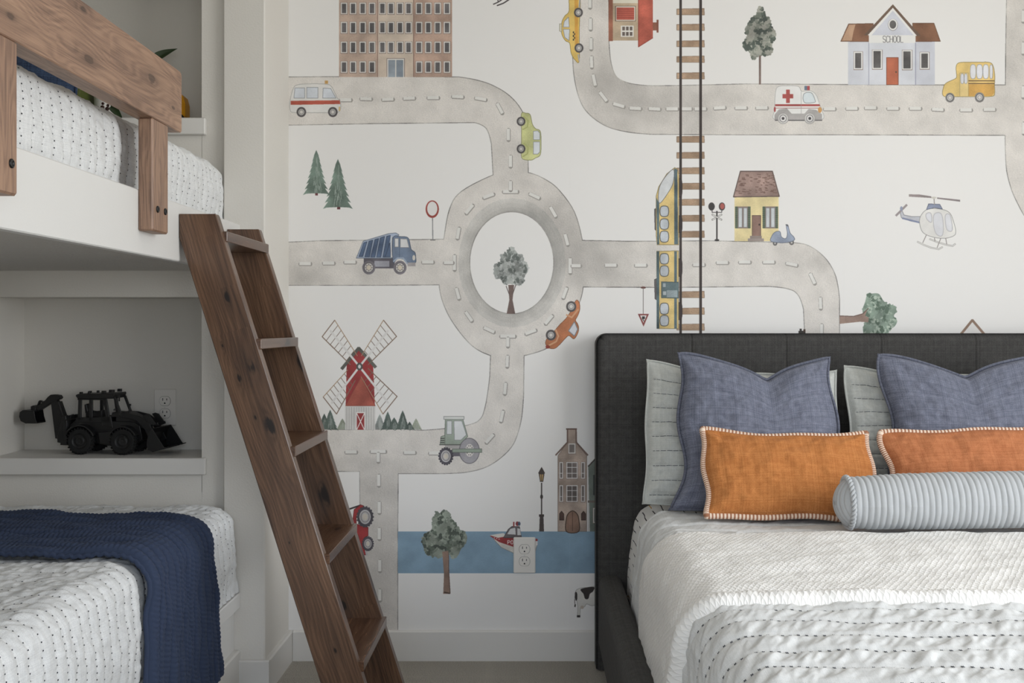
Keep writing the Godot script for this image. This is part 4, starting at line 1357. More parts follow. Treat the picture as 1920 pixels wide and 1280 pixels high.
# ---------- quilts ----------
# small crossed stitches laid on a surface; one uncountable part
func stitches(parent: Node, spots: Array, size: float, m: Material, cross := true) -> void:
	var st := MB.new()
	if cross:
		for a in [0.95, -0.95]:
			st.box(Vector3(-size, -0.0005, -0.00045), Vector3(size, 0.0005, 0.00045), 0.0, Transform3D(Basis(Vector3.UP, a), Vector3.ZERO))
	else:
		st.box(Vector3(-size, -0.0006, -0.0006), Vector3(size, 0.0006, 0.0006), 0.0)
	var mm := MultiMesh.new()
	mm.transform_format = MultiMesh.TRANSFORM_3D
	mm.mesh = st.mesh()
	mm.instance_count = spots.size()
	for k in spots.size():
		mm.set_instance_transform(k, spots[k])
	var o := MultiMeshInstance3D.new()
	o.name = "stitching"
	o.multimesh = mm
	o.material_override = m
	o.set_meta("kind", "stuff")
	parent.add_child(o, true)

# where a path that runs from left bottom up, over the top and down the right side is after the distance s: [point, outward normal]
func over_edge(s: float, x0: float, x1: float, yb: float, yt: float, r: float, left: bool) -> Array:
	if left:
		var l := yt - r - yb
		if s < l:
			return [Vector2(x0, yb + s), Vector2(-1, 0)]
		s -= l
		var arc := r * PI / 2
		if s < arc:
			var a := s / r
			return [Vector2(x0 + r - r * cos(a), yt - r + r * sin(a)), Vector2(-cos(a), sin(a))]
		s -= arc
		x0 += r
	var top := x1 - r - x0
	if s < top:
		return [Vector2(x0 + s, yt), Vector2(0, 1)]
	s -= top
	var arc2 := r * PI / 2
	if s < arc2:
		var a2 := s / r
		return [Vector2(x1 - r + r * sin(a2), yt - r + r * cos(a2)), Vector2(sin(a2), cos(a2))]
	s -= arc2
	return [Vector2(x1, yt - r - s), Vector2(1, 0)]

func over_length(x0: float, x1: float, yb: float, yt: float, r: float, left: bool) -> float:
	if left:
		return 2.0 * (yt - r - yb) + PI * r + x1 - x0 - 2.0 * r
	return (yt - r - yb) + PI / 2 * r + x1 - r - x0

func row_groove(z: float, rowp: float) -> float:
	var f := z / rowp
	var dz := absf(f - round(f)) * rowp
	return -0.0032 * gauss(dz, 0.0055) + 0.0022 * (1.0 - gauss(dz, rowp * 0.45))

func build_bunk_bedding() -> void:
	for k in 2:
		var lower := k == 1
		var x1: float = -0.864 if lower else -0.908
		var yb: float = 0.291 if lower else 1.337
		var yt: float = 0.552 if lower else 1.556
		var r: float = 0.052 if lower else 0.06
		var z0: float = 0.3145 if lower else 0.295
		var z1 := 2.345
		var rowp := 0.0425
		var L := over_length(-1.845, x1, yb, yt, r, false)
		var nz := noise(90 + k, 1.0, 3)
		var at := Vector3((-1.845 + x1) * 0.5, yb, 1.33)
		var f := func(u: float, v: float) -> Vector3:
			var s := u * L
			var z := lerpf(z0, z1, v)
			var e: Array = over_edge(s, -1.845, x1, yb, yt, r, false)
			var p: Vector2 = e[0]
			var n: Vector2 = e[1]
			var wav := nz.get_noise_2d(s * 4.0, z * 3.0) * 0.006
			var h := row_groove(z + wav, rowp)
			h += nz.get_noise_2d(s * 46.0 + z * 18.0, z * 30.0) * 0.0036 * (1.0 if n.y > 0.7 else 0.75)
			h += nz.get_noise_2d(s * 7.0, z * 7.0 + 9.0) * 0.007
			var slump: float = 0.016 * (1.0 - sstep(0.0, 0.5, x1 - p.x)) * maxf(n.y, 0.0) if not lower else 0.004
			var belly := 0.010 * sin(PI * clampf((p.y - yb) / (yt - yb), 0, 1)) * n.x
			if lower:
				belly += 0.004 * n.x
				p.x -= 0.010 * sstep(yb + 0.05, yt, p.y)
			p += n * (h + belly)
			p.y -= slump
			# ends of the mattress
			var endd := minf(z - z0, z1 - z)
			if endd < 0.05:
				var q := 1.0 - endd / 0.05
				var drop := 0.05 * (1.0 - sqrt(maxf(0.0, 1.0 - q * q)))
				p.y = maxf(yb, p.y - drop)
				p.x -= drop * 0.6 * sstep(yb, yb + 0.1, p.y)
			if v <= 0.0 or v >= 1.0:
				p.y = yb
			if p.y < yb:
				p.y = yb
			return Vector3(p.x, p.y, z) - at
		var label := "pale quilt with rows of small dark stitches on the lower bunk mattress" if lower else "pale quilt with dotted stitching on the upper bunk mattress behind the guard rail"
		var t := thing("bunk_quilt", label, "quilt", at, "quilts on the two bunks")
		var m := MB.new()
		m.sheet(230, 420, f, true, Vector2(L, z1 - z0))
		obj("cover", m, M.quilt, t)
		var spots := []
		var zz := ceilf((z0 + 0.03) / rowp) * rowp
		while zz < 1.95:
			var s := L
			s -= 0.008
			while s > (L - 0.62 if lower else L - 0.30):
				var v := (zz - z0) / (z1 - z0)
				var u := s / L
				var wav := nz.get_noise_2d(s * 4.0, zz * 3.0) * 0.006
				v = (zz - wav - z0) / (z1 - z0)
				var p: Vector3 = f.call(u, v)
				var e: Array = over_edge(s, -1.845, x1, yb, yt, r, false)
				var n := Vector3(e[1].x, e[1].y, 0)
				var tx := Vector3(n.y, -n.x, 0)
				spots.append(Transform3D(Basis(tx, n, tx.cross(n)), p + n * 0.0008))
				s -= 0.0132
			zz += rowp
		stitches(t, spots, 0.0016, M.thread)
	# dark blue pillow propped against the end wall of the upper bunk
	cushion("bunk_pillow", "navy pillow on the upper bunk, glimpsed under the guard rail plank", "pillow", "", 0.50, 0.40, 0.05, 0.03, Vector3(-1.53, 1.575, 0.45), Vector3(-0.22, 0, 0), M.navy_cloth, {"edge": 0.004, "seed": 3})

# ---------- knitted throw ----------
func build_throw() -> void:
	var x1 := -0.838
	var yt := 0.567
	var r := 0.066
	var yb := 0.15
	var L := over_length(-1.80, x1, yb, yt, r, false)
	var ribs := 14.0
	var nz := noise(120, 1.0, 2)
	var at := Vector3(-1.30, 0.552, 0.86)
	var F := func(u: float, v: float, top: bool) -> Vector3:
		var s := u * L
		var e: Array = over_edge(s, -1.80, x1, yb, yt, r, false)
		var p: Vector2 = e[0]
		var n: Vector2 = e[1]
		var hang := clampf((s - (L - (yt - yb))) / (yt - yb), 0.0, 1.0)
		var flat := sstep(0.0, 0.9, 1.0 - s / (L - 0.42))
		var zf := lerpf(0.662, 0.590, flat) - 0.050 * hang * hang
		var zn := lerpf(1.110, 1.105, flat) + 0.02 * hang
		var bunch := v + 0.014 * sin(v * TAU * 2.0 + s * 3.0) * sin(PI * v)
		var z := lerpf(zf, zn, bunch)
		z += nz.get_noise_2d(s * 3.0, v * 4.0) * 0.012
		var rib := 0.008 * nz.get_noise_2d(s * 6.0, v * 9.0 + 5.0)
		rib += 0.010 * sin(v * TAU * 1.5 + 0.6) * hang
		if top:
			var w := v * ribs
			var fr := absf(w - floor(w) - 0.5) * 2.0
			var st := 0.5 + 0.5 * sin(s / 0.0115 * TAU + fr * 3.4)
			rib += 0.0165 * sqrt(maxf(0.0, 1.0 - fr * fr * 0.99)) * (0.86 + 0.14 * st)
		else:
			rib -= 0.006
		p += n * rib
		p.x += 0.004 * hang
		return Vector3(p.x, p.y, z) - at
	var m := MB.new()
	m.sheet(560, 224, func(a: float, b: float) -> Vector3: return F.call(a, b, true), true, Vector2(L, 0.5))
	m.sheet(60, 40, func(a: float, b: float) -> Vector3: return F.call(a, b, false), false, Vector2(L, 0.5))
	# bound edges
	for v in [0.0, 1.0]:
		var pts := PackedVector3Array()
		for k in 240:
			pts.append((F.call(k / 239.0, v, true) + F.call(k / 239.0, v, false)) * 0.5 + Vector3(0, 0.002 * sin(k * 1.9), 0))
		m.tube(pts, 0.0058, 7)
	var hem := PackedVector3Array()
	for k in 60:
		hem.append((F.call(1.0, k / 59.0, true) + F.call(1.0, k / 59.0, false)) * 0.5)
	m.tube(hem, 0.0075, 7)
	var o := obj("knitted_throw", m, M.navy)
	o.position = at
	tag(o, "navy blue rib-knit throw draped over the edge of the lower bunk", "throw")

# ==================== the upholstered bed ====================
const BX := 0.926

func build_bed() -> void:
	var t := thing("upholstered_bed", "charcoal fabric bed frame with a panelled headboard and padded side rails", "bed", Vector3(BX, 0, 1.13))
	var o := Vector3(-BX, 0, -1.13)
	# headboard: left edge 0.194, top 1.042, front 0.122; sewn in five columns
	var x0 := 0.194
	var x1 := 1.658
	var yt := 1.0425
	var zf := 0.122
	var zb := 0.035
	var seams := [0.488, 0.780, 1.072, 1.364]
	var rows := [0.809, 0.575, 0.34]
	var f := func(u: float, v: float) -> Vector3:
		# u across the face and round both sides, v from the floor up and over the top
		var uu := u * 1.0
		var x := 0.0
		var y := 0.0
		var back := 0.0
		var r := 0.026
		var depth := zf - zb
		var W := x1 - x0
		var s := uu * (W + 2.0 * depth)
		if s < depth:
			x = x0
			back = depth - s
		elif s > depth + W:
			x = x1
			back = s - depth - W
		else:
			x = x0 + s - depth
		var sv := v * (yt - 0.004 + depth)
		if sv < yt - 0.004:
			y = 0.004 + sv
		else:
			y = yt
			back = maxf(back, sv - (yt - 0.004))
		# rounded rims
		var ex := minf(x - x0, x1 - x)
		var ey := yt - y
		var z := zf - back
		if back <= 0.0:
			var d := 0.0
			for sx in seams:
				var q: float = absf(x - sx)
				d += 0.0048 * gauss(q, 0.0030) + 0.0014 * gauss(q - 0.0085, 0.0022)
			for sy in rows:
				var q2: float = absf(y - sy)
				d += 0.0030 * gauss(q2, 0.004)
			z -= d
			if ex < r:
				var qx := 1.0 - ex / r
				z -= r * (1.0 - sqrt(maxf(0.0, 1.0 - qx * qx)))
			if ey < r:
				var qy := 1.0 - ey / r
				z -= r * (1.0 - sqrt(maxf(0.0, 1.0 - qy * qy)))
		# rounded top corners of the outline
		var rc := 0.035
		if y > yt - rc and ex < rc:
			var cx := x0 + rc if x < BX else x1 - rc
			var v2 := Vector2(x - cx, y - (yt - rc))
			var m := maxf(absf(v2.x), absf(v2.y))
			if v2.length() > 1e-6 and m > 0.0:
				v2 = v2 / v2.length() * m
				x = cx + v2.x
				y = yt - rc + v2.y
		return Vector3(x, y, minf(z, zf)) + o
	var m := MB.new()
	m.sheet(640, 180, f, false, Vector2(1.6, 1.1))
	m.quad(Vector3(x0 + 0.01, 0.01, zb) + o, Vector3(x1 - 0.01, 0.01, zb) + o, Vector3(x1 - 0.01, yt - 0.03, zb) + o, Vector3(x0 + 0.01, yt - 0.03, zb) + o, Vector3(0, 0, -1))
	obj("headboard", m, M.charcoal, t)
	# side rails and foot rail: padded boards with rounded tops
	for side in [-1.0, 1.0]:
		m = MB.new()
		var prof := PackedVector2Array()
		var hw := 0.036
		prof.append_array([Vector2(-hw + 0.006, 0.082), Vector2(hw - 0.006, 0.082), Vector2(hw, 0.092)])
		for k in 7:
			var a := k / 6.0 * PI / 2
			prof.append(Vector2(hw - 0.024 + 0.024 * cos(a), 0.272 + 0.024 * sin(a)))
		for k in 7:
			var a := PI / 2 + k / 6.0 * PI / 2
			prof.append(Vector2(-hw + 0.030 + 0.030 * cos(a), 0.266 + 0.030 * sin(a)))
		prof.append(Vector2(-hw, 0.092))
		if side > 0.0:
			for k in prof.size():
				prof[k].x = -prof[k].x
		m.prism(prof, 0.118 - 1.13, 2.20 - 1.13, 0.004, Transform3D(Basis(), Vector3(side * 0.689, 0, 0)))
		obj("side_rail", m, M.charcoal, t)
	m = MB.new()
	m.box(Vector3(-0.725, 0.082, 2.145 - 1.13), Vector3(0.725, 0.296, 2.215 - 1.13), 0.014)
	obj("foot_rail", m, M.charcoal, t)
	m = MB.new()
	m.box(Vector3(-0.652, 0.20, 0.125 - 1.13), Vector3(0.652, 0.228, 2.144 - 1.13), 0.0)
	obj("slat_base", m, M.slot, t)
	for s in [-1.0, 1.0]:
		m = MB.new()
		m.box(Vector3(s * 0.66 - 0.025, 0.0, 2.12 - 1.13), Vector3(s * 0.66 + 0.025, 0.085, 2.18 - 1.13), 0.004)
		obj("leg", m, M.slot, t)

func bed_point(s: float, z: float, off: float, yb: float) -> Array:
	# the mattress's outside: left 0.288, right 1.564, top 0.528, rounded by 0.07
	return over_edge(s, 0.288 - off, 1.564 + off, yb, 0.528 + off, 0.07 + off, true)

func build_bed_linen() -> void:
	# mattress in its fitted sheet; only the head end shows
	var img := Image.create(1024, 512, false, Image.FORMAT_RGB8)
	img.fill(Color(0.90, 0.895, 0.885))
	var r := RandomNumberGenerator.new()
	r.seed = 15
	var tones := [Color(0.12, 0.12, 0.14), Color(0.12, 0.12, 0.14), Color(0.42, 0.42, 0.43), Color(0.72, 0.53, 0.22), Color(0.14, 0.14, 0.16)]
	for row in 34:
		var x := row * 30 + 9
		var y := r.randi_range(-40, 20)
		while y < 512:
			var l := r.randi_range(48, 92)
			var c: Color = tones[r.randi() % 5]
			var wob := r.randf() * 6.0
			for q in l:
				var xx := x + int(round(1.1 * sin(q * 0.06 + wob)))
				img.fill_rect(Rect2i(xx, y + q, 3, 1), c)
			y += l + r.randi_range(22, 46)
	var sheet_mat := mat(Color.WHITE, 0.9, ImageTexture.create_from_image(img))
	var L := over_length(0.288, 1.564, 0.235, 0.528, 0.07, true)
	var at := Vector3(BX, 0.235, 1.13)
	var nz := noise(200, 1.0, 2)
	var f := func(u: float, v: float) -> Vector3:
		var z := lerpf(0.128, 2.13, v)
		var e: Array = bed_point(u * L, z, 0.0, 0.235)
		var p: Vector2 = e[0] + e[1] * nz.get_noise_2d(u * 30.0, z * 9.0) * 0.003
		p.x += 0.022 * sstep(0.30, 0.52, p.y) * (1.0 if p.x < BX else -1.0) * (1.0 - sstep(0.3, 0.8, absf(p.x - BX) * -1.0 + 0.8))
		var endd := minf(z - 0.128, 2.13 - z)
		if endd < 0.05:
			var q := 1.0 - endd / 0.05
			p.y = maxf(0.235, p.y - 0.05 * (1.0 - sqrt(maxf(0.0, 1.0 - q * q))))
		if v <= 0.0 or v >= 1.0:
			p.y = 0.235
		return Vector3(p.x, p.y, z) - at
	var m := MB.new()
	m.sheet(150, 130, f, false, Vector2(L / 1.0, 2.0 / 0.80))
	var o := obj("mattress", m, sheet_mat)
	o.position = at
	tag(o, "mattress in a white fitted sheet with black, grey and mustard dashes", "mattress")
	# pale quilt
	var yb := 0.235
	var off := 0.013
	var LQ := over_length(0.288 - off, 1.564 + off, yb, 0.528 + off, 0.07 + off, true)
	var rowp := 0.086
	var nq := noise(210, 1.0, 3)
	var z0 := 0.395
	var z1 := 2.138
	at = Vector3(BX, 0.528, 1.25)
	var q := func(u: float, v: float) -> Vector3:
		var z := lerpf(z0, z1, v)
		var s := u * LQ
		var e: Array = bed_point(s, z, off, yb)
		var p: Vector2 = e[0]
		var n: Vector2 = e[1]
		var fz := (z + nq.get_noise_2d(s * 3.0, z * 2.0) * 0.008) / rowp
		var dz := absf(fz - round(fz)) * rowp
		var h := -0.0055 * gauss(dz, 0.010)
		var amp := 0.0058 * sstep(0.0, 0.035, dz) + 0.0016
		if z < 0.72:
			amp *= 0.35
		h += nq.get_noise_2d(s * 21.0 + z * 11.0, z * 6.0) * amp
		h += nq.get_noise_2d(s * 52.0 + z * 24.0, z * 20.0 + 7.0) * 0.0008
		h += nq.get_noise_2d(s * 5.0, z * 5.0 + 3.0) * 0.006
		h -= 0.010 * (1.0 - sstep(0.0, 0.02, minf(z - z0, z1 - z)))
		p += n * h
		p.x += 0.020 * sstep(0.32, 0.52, p.y) * (1.0 if p.x < BX else -1.0) * sstep(0.45, 0.62, absf(p.x - BX))
		if v >= 1.0:
			p.y = yb
		return Vector3(p.x, p.y, z) - at
	m = MB.new()
	m.sheet(430, 400, q, false, Vector2(LQ, z1 - z0))
	var t := thing("bed_quilt", "pale grey quilt with rows of crossed stitches covering the large bed", "quilt", at)
	obj("cover", m, M.quilt_grey, t)
	var spots := []
	var k0 := int(ceil(1.36 / rowp))
	for k in range(k0, 25):
		var s := 0.02
		while s < LQ * 0.86:
			var zz := k * rowp - nq.get_noise_2d(s * 3.0, k * rowp * 2.0) * 0.008
			var v := (zz - z0) / (z1 - z0)
			if v < 0.99:
				var p: Vector3 = q.call(s / LQ, v)
				var e: Array = bed_point(s, zz, off, yb)
				var n := Vector3(e[1].x, e[1].y, 0)
				var tx := Vector3(n.y, -n.x, 0)
				spots.append(Transform3D(Basis(tx, n, tx.cross(n)), p + n * 0.0012))
			s += 0.0152
	stitches(t, spots, 0.0034, M.thread_grey)
	# white woven coverlet folded across the bed
	var oc := 0.026
	var LC := over_length(0.288 - oc, 1.564 + oc, yb, 0.528 + oc, 0.07 + oc, true)
	at = Vector3(BX, 0.548, 1.1)
	var nc := noise(220, 1.0, 3)
	var c0 := 0.765
	var c1 := 1.432
	var top := func(u: float, v: float) -> Vector3:
		var s := u * LC
		var skew := 0.014 * (s / LC - 0.3) + nc.get_noise_2d(s * 2.0, 4.0) * 0.012
		var z := lerpf(c0 + skew * 0.4, c1 + skew, v)
		var e: Array = bed_point(s, z, oc, yb)
		var p: Vector2 = e[0]
		var n: Vector2 = e[1]
		var h := nc.get_noise_2d(s * 11.0, z * 9.0) * 0.0024
		h += nc.get_noise_2d(s * 4.0, z * 5.0) * 0.006
		var d0 := (c1 + skew - z)
		var hem := 0.055
		if d0 < hem:
			# rolled, gathered foot edge
			var t2 := d0 / hem
			h += 0.009 * sin(PI * sqrt(t2)) - 0.022 * pow(1.0 - t2, 3.0)
			h += (0.0006 * sin(s / 0.0110 * TAU + nc.get_noise_2d(s * 40.0, 1.0) * 4.0) + 0.0012 * nc.get_noise_2d(s * 60.0, 3.0)) * sin(PI * t2)
		var d1 := z - c0 - skew * 0.4
		if d1 < 0.02:
			h -= 0.012 * pow(1.0 - d1 / 0.02, 2.0)
		p += n * h
		p.x += 0.016 * sstep(0.34, 0.54, p.y) * (1.0 if p.x < BX else -1.0) * sstep(0.45, 0.62, absf(p.x - BX))
		return Vector3(p.x, p.y, z) - at
	m = MB.new()
	m.sheet(700, 190, top, false, Vector2(LC, c1 - c0))
	o = obj("coverlet", m, M.white_cloth)
	o.position = at
	tag(o, "white diamond-textured coverlet folded in a band across the large bed", "coverlet")

# ---------- cushions ----------
# A filled cover standing on its lower edge: w wide, h high, t half-thick, its sides drawn in by pinch. opt: dip (chop in the top), at (where along it), edge (cord radius), stripes, rows (quilted), seed
func cushion(called: String, label: String, category: String, group: String, w: float, h: float, t: float, pinch: float, at: Vector3, rot: Vector3, m: Material, opt: Dictionary) -> Node3D:
	var o := thing(called, label, category, at, group)
	o.rotation = rot
	var nz := noise(300 + int(opt.get("seed", 1)), 1.0, 3)
	var dip: float = opt.get("dip", 0.0)
	var du: float = opt.get("at", 0.0)
	var dw: float = opt.get("spread", 0.5)
	var rows: int = opt.get("rows", 0)
	var flange: float = opt.get("flange", 0.03)
	var sag: float = opt.get("sag", 0.0)
	var flare: float = opt.get("flare", 0.0)
	var edges: Array = opt.get("wave", [0.0, 0.0])
	var F := func(u: float, v: float, side: float) -> Vector3:
		var fx := minf(1.0, absf(u) / (1.0 - flange))
		var fy := minf(1.0, absf(v) / (1.0 - flange * w / h))
		var ex := 1.0 - fx * fx
		var ey := 1.0 - fy * fy
		var x := w * 0.5 * u * (1.0 - pinch * (1.0 - v * v))
		var y := h * 0.5 * v * (1.0 - pinch * w / h * (1.0 - u * u))
		x += edges[0] * sin(v * 5.0 + 1.0) * pow(absf(u), 4.0) * signf(u)
		y += edges[1] * sin(u * 6.0 + 0.5) * pow(absf(v), 4.0)
		var T := t * pow(maxf(ex * ey, 0.0), 0.40)
		if dip > 0.0:
			var g := exp(-pow(absf(u - du) / dw, 1.25)) * sstep(-0.35, 1.0, v)
			y -= dip * g
			T *= 1.0 - 0.25 * g
			T += 0.010 * gauss(absf(u - du) - 0.22, 0.14) * sstep(0.2, 0.75, v) * ey
		x -= flare * pow(maxf(0.0, -v), 2.5) * pow(absf(u), 3.0) * maxf(0.0, -signf(u))
		y -= sag * (1.0 - u * u) * sstep(0.0, 1.0, v)
		var fold := nz.get_noise_2d(x * 9.0, y * 9.0) * 0.010 + nz.get_noise_2d(x * 30.0, y * 24.0) * 0.0025
		# creases running in from the corners
		var cr := (1.0 - absf(absf(u) - absf(v))) * sstep(0.45, 0.9, absf(u)) * sstep(0.45, 0.9, absf(v))
		fold += cr * 0.006 * sin((absf(u) - absf(v)) * 16.0 + u)
		T += fold * minf(1.0, 4.0 * ex) * minf(1.0, 4.0 * ey)
		if rows > 0:
			var q := (v * 0.5 + 0.5) * rows + 0.35
			var dq := absf(q - round(q)) * h / rows
			T += (-0.0042 * gauss(dq, 0.005) + 0.002 * nz.get_noise_2d(x * 60.0, q * 3.0)) * minf(1.0, 6.0 * ex) * minf(1.0, 6.0 * ey)
		return Vector3(x, y + h * 0.5, side * T)
	var mb := MB.new()
	mb.sheet(96, 96, func(a: float, b: float) -> Vector3: return F.call(a * 2.0 - 1.0, b * 2.0 - 1.0, 1.0), false, Vector2(w, h))
	mb.sheet(48, 48, func(a: float, b: float) -> Vector3: return F.call(a * 2.0 - 1.0, b * 2.0 - 1.0, -0.8), true, Vector2(w, h))
	obj("cover", mb, m, o)
	if opt.has("edge"):
		var rad: float = opt.edge
		var n: int = 760 if opt.has("stripes") else 160
		var pts := PackedVector3Array()
		var cols := PackedColorArray()
		for k in n:
			var q := float(k) / n * 4.0
			var a := fposmod(q, 1.0) * 2.0 - 1.0
			# a little rounding of the corners
			var rd := 1.0 - 0.018 * pow(absf(a), 10.0)
			var uv := Vector2(a, -1) if q < 1.0 else Vector2(1, a) if q < 2.0 else Vector2(-a, 1) if q < 3.0 else Vector2(-1, -a)
			pts.append(F.call(uv.x * rd, uv.y * rd, 1.0))
			if opt.has("stripes"):
				cols.append((Color(0.93, 0.85, 0.77) if k % 4 < 2 else Color(0.62, 0.42, 0.31)).srgb_to_linear())
		mb = MB.new()
		mb.tube(pts, rad, 8, true, cols)
		obj("stitched_edge" if opt.has("stripes") else "piping", mb, M.striped if opt.has("stripes") else m, o, "cream and brown overcast edge" if opt.has("stripes") else "")
	if rows > 0:
		var spots := []
		for k in rows:
			var v := (k + 1.0 - 0.35) / rows * 2.0 - 1.0
			if absf(v) > 0.93:
				continue
			var u := -0.93
			while u < 0.94:
				var p: Vector3 = F.call(u, v, 1.0)
				var p2: Vector3 = F.call(u + 0.02, v, 1.0)
				var p3: Vector3 = F.call(u, v + 0.02, 1.0)
				var tx := (p2 - p).normalized()
				var n := (p2 - p).cross(p3 - p).normalized()
				spots.append(Transform3D(Basis(tx, n, tx.cross(n)), p + n * 0.0012))
				u += 0.030 if int(round((u + 0.93) / 0.03)) % 2 == 0 else 0.016
		stitches(o, spots, 0.0032, M.thread_grey, false)
	return o

func build_cushions() -> void:
	var a := deg_to_rad(1.0)
	cushion("sham", "grey quilted pillow sham with running-stitch rows, at the left of the headboard", "pillow", "quilted grey shams", 0.575, 0.432, 0.058, 0.026, Vector3(0.603, 0.532, 0.335), Vector3(-15 * a, 0.02, -3 * a), M.sham, {"edge": 0.0032, "rows": 10, "seed": 1, "sag": 0.022, "wave": [0.004, 0.005]})
	cushion("sham", "grey quilted pillow sham behind the right-hand blue cushion", "pillow", "quilted grey shams", 0.575, 0.420, 0.058, 0.026, Vector3(1.205, 0.532, 0.335), Vector3(-15 * a, -0.02, -1.5 * a), M.sham, {"edge": 0.0032, "rows": 10, "seed": 2, "sag": 0.016, "wave": [-0.004, 0.005]})
	cushion("square_cushion", "slate blue linen cushion with a chopped top, standing left before a grey sham", "cushion", "slate blue cushions", 0.458, 0.464, 0.078, 0.045, Vector3(0.641, 0.545, 0.452), Vector3(-19 * a, 0.03, -1 * a), M.blue, {"edge": 0.0042, "dip": 0.072, "at": 0.14, "spread": 0.36, "seed": 3, "wave": [0.012, 0.004], "flare": 0.03})
	cushion("square_cushion", "slate blue linen cushion with a chopped top, at the right edge of the bed", "cushion", "slate blue cushions", 0.475, 0.468, 0.078, 0.045, Vector3(1.245, 0.545, 0.452), Vector3(-19 * a, -0.05, 0.5 * a), M.blue, {"edge": 0.0042, "dip": 0.066, "at": 0.02, "spread": 0.42, "seed": 4, "wave": [-0.011, 0.003]})
	cushion("lumbar_cushion", "burnt orange oblong cushion with overcast edges, left of the grey bolster", "cushion", "burnt orange oblong cushions", 0.466, 0.257, 0.060, 0.035, Vector3(0.692, 0.552, 0.592), Vector3(-30 * a, 0.03, -1.5 * a), M.orange, {"edge": 0.0092, "stripes": true, "flange": 0.012, "seed": 5, "sag": 0.010, "wave": [0.006, 0.003]})
	cushion("lumbar_cushion", "rust orange oblong cushion with overcast edges, behind the grey bolster", "cushion", "burnt orange oblong cushions", 0.466, 0.252, 0.056, 0.035, Vector3(1.20, 0.554, 0.582), Vector3(-28 * a, -0.03, 2.0 * a), M.orange_pale, {"edge": 0.0092, "stripes": true, "flange": 0.012, "seed": 6, "sag": -0.004, "wave": [-0.008, 0.003]})
	bolster()

func bolster() -> void:
	var R := 0.0675
	var len := 0.75
	var at := Vector3(1.177, 0.5535, 0.716)
	var o := thing("bolster", "grey wide-wale corduroy bolster with rope piping at its end", "bolster", at)
	o.rotation.z = 0.018
	o.rotation.y = -0.02
	var nz := noise(400, 1.0, 2)
	var F := func(u: float, v: float) -> Vector3:
		var x := (u - 0.5) * len
		var a := v * TAU
		var d := minf(u, 1.0 - u) * len
		var rr := R * (0.93 + 0.07 * sstep(0.0, 0.09, d)) + 0.006 * sin(PI * u)
		var w := x / 0.0148
		var fr := absf(w - floor(w) - 0.5) * 2.0
		rr += 0.0048 * (sqrt(maxf(0.0, 1.0 - fr * fr * 0.97)) - 0.6)
		rr += nz.get_noise_2d(x * 14.0, sin(a) * 1.2) * 0.0022
		var y := R + sin(a) * rr
		if y < 0.004:
			y = 0.004
		return Vector3(x, y, cos(a) * rr * 1.02)
	var m := MB.new()
	m.sheet(540, 48, F, true, Vector2(len, 0.41))
	obj("cover", m, M.cord, o)
	for side in [-1.0, 1.0]:
		m = MB.new()
		m.sheet(40, 150, func(u: float, v: float) -> Vector3:
			var rr := sqrt(u) * R * 0.93
			var a := v * TAU
			var y := sin(a) * rr
			var z := cos(a) * rr
			var w := (z + y * 0.25) / 0.0142
			var fr := absf(w - floor(w) - 0.5) * 2.0
			var x := 0.030 * (1.0 - u) + 0.0065 * sqrt(maxf(0.0, 1.0 - fr * fr * 0.985)) * (1.0 - u * u * u)
			return Vector3(side * (len * 0.5 + x), maxf(0.004, R + y), z), side > 0.0)
		obj("end_cap", m, M.cord, o)
		m = MB.new()
		for k in 2:
			var pts := PackedVector3Array()
			for q in 260:
				var a := TAU * q / 260.0
				var b := a * 17.0 + PI * k
				var rr := R * 0.955 + 0.0036 * cos(b)
				pts.append(Vector3(side * (len * 0.5 + 0.001) + 0.0036 * sin(b), maxf(0.006, R + sin(a) * rr), cos(a) * rr))
			m.tube(pts, 0.0038, 7, true)
		obj("rope_piping", m, M.cord, o)

# ==================== small things ====================
func rounded_rect(w: float, h: float, r: float, n := 5) -> PackedVector2Array:
	var out := PackedVector2Array()
	for c in [[1, 1, 0.0], [-1, 1, 0.5], [-1, -1, 1.0], [1, -1, 1.5]]:
		for k in n + 1:
			var a: float = (c[2] + 0.5 * k / n) * PI
			out.append(Vector2(c[0] * (w / 2 - r) + r * cos(a), c[1] * (h / 2 - r) + r * sin(a)))
	return out

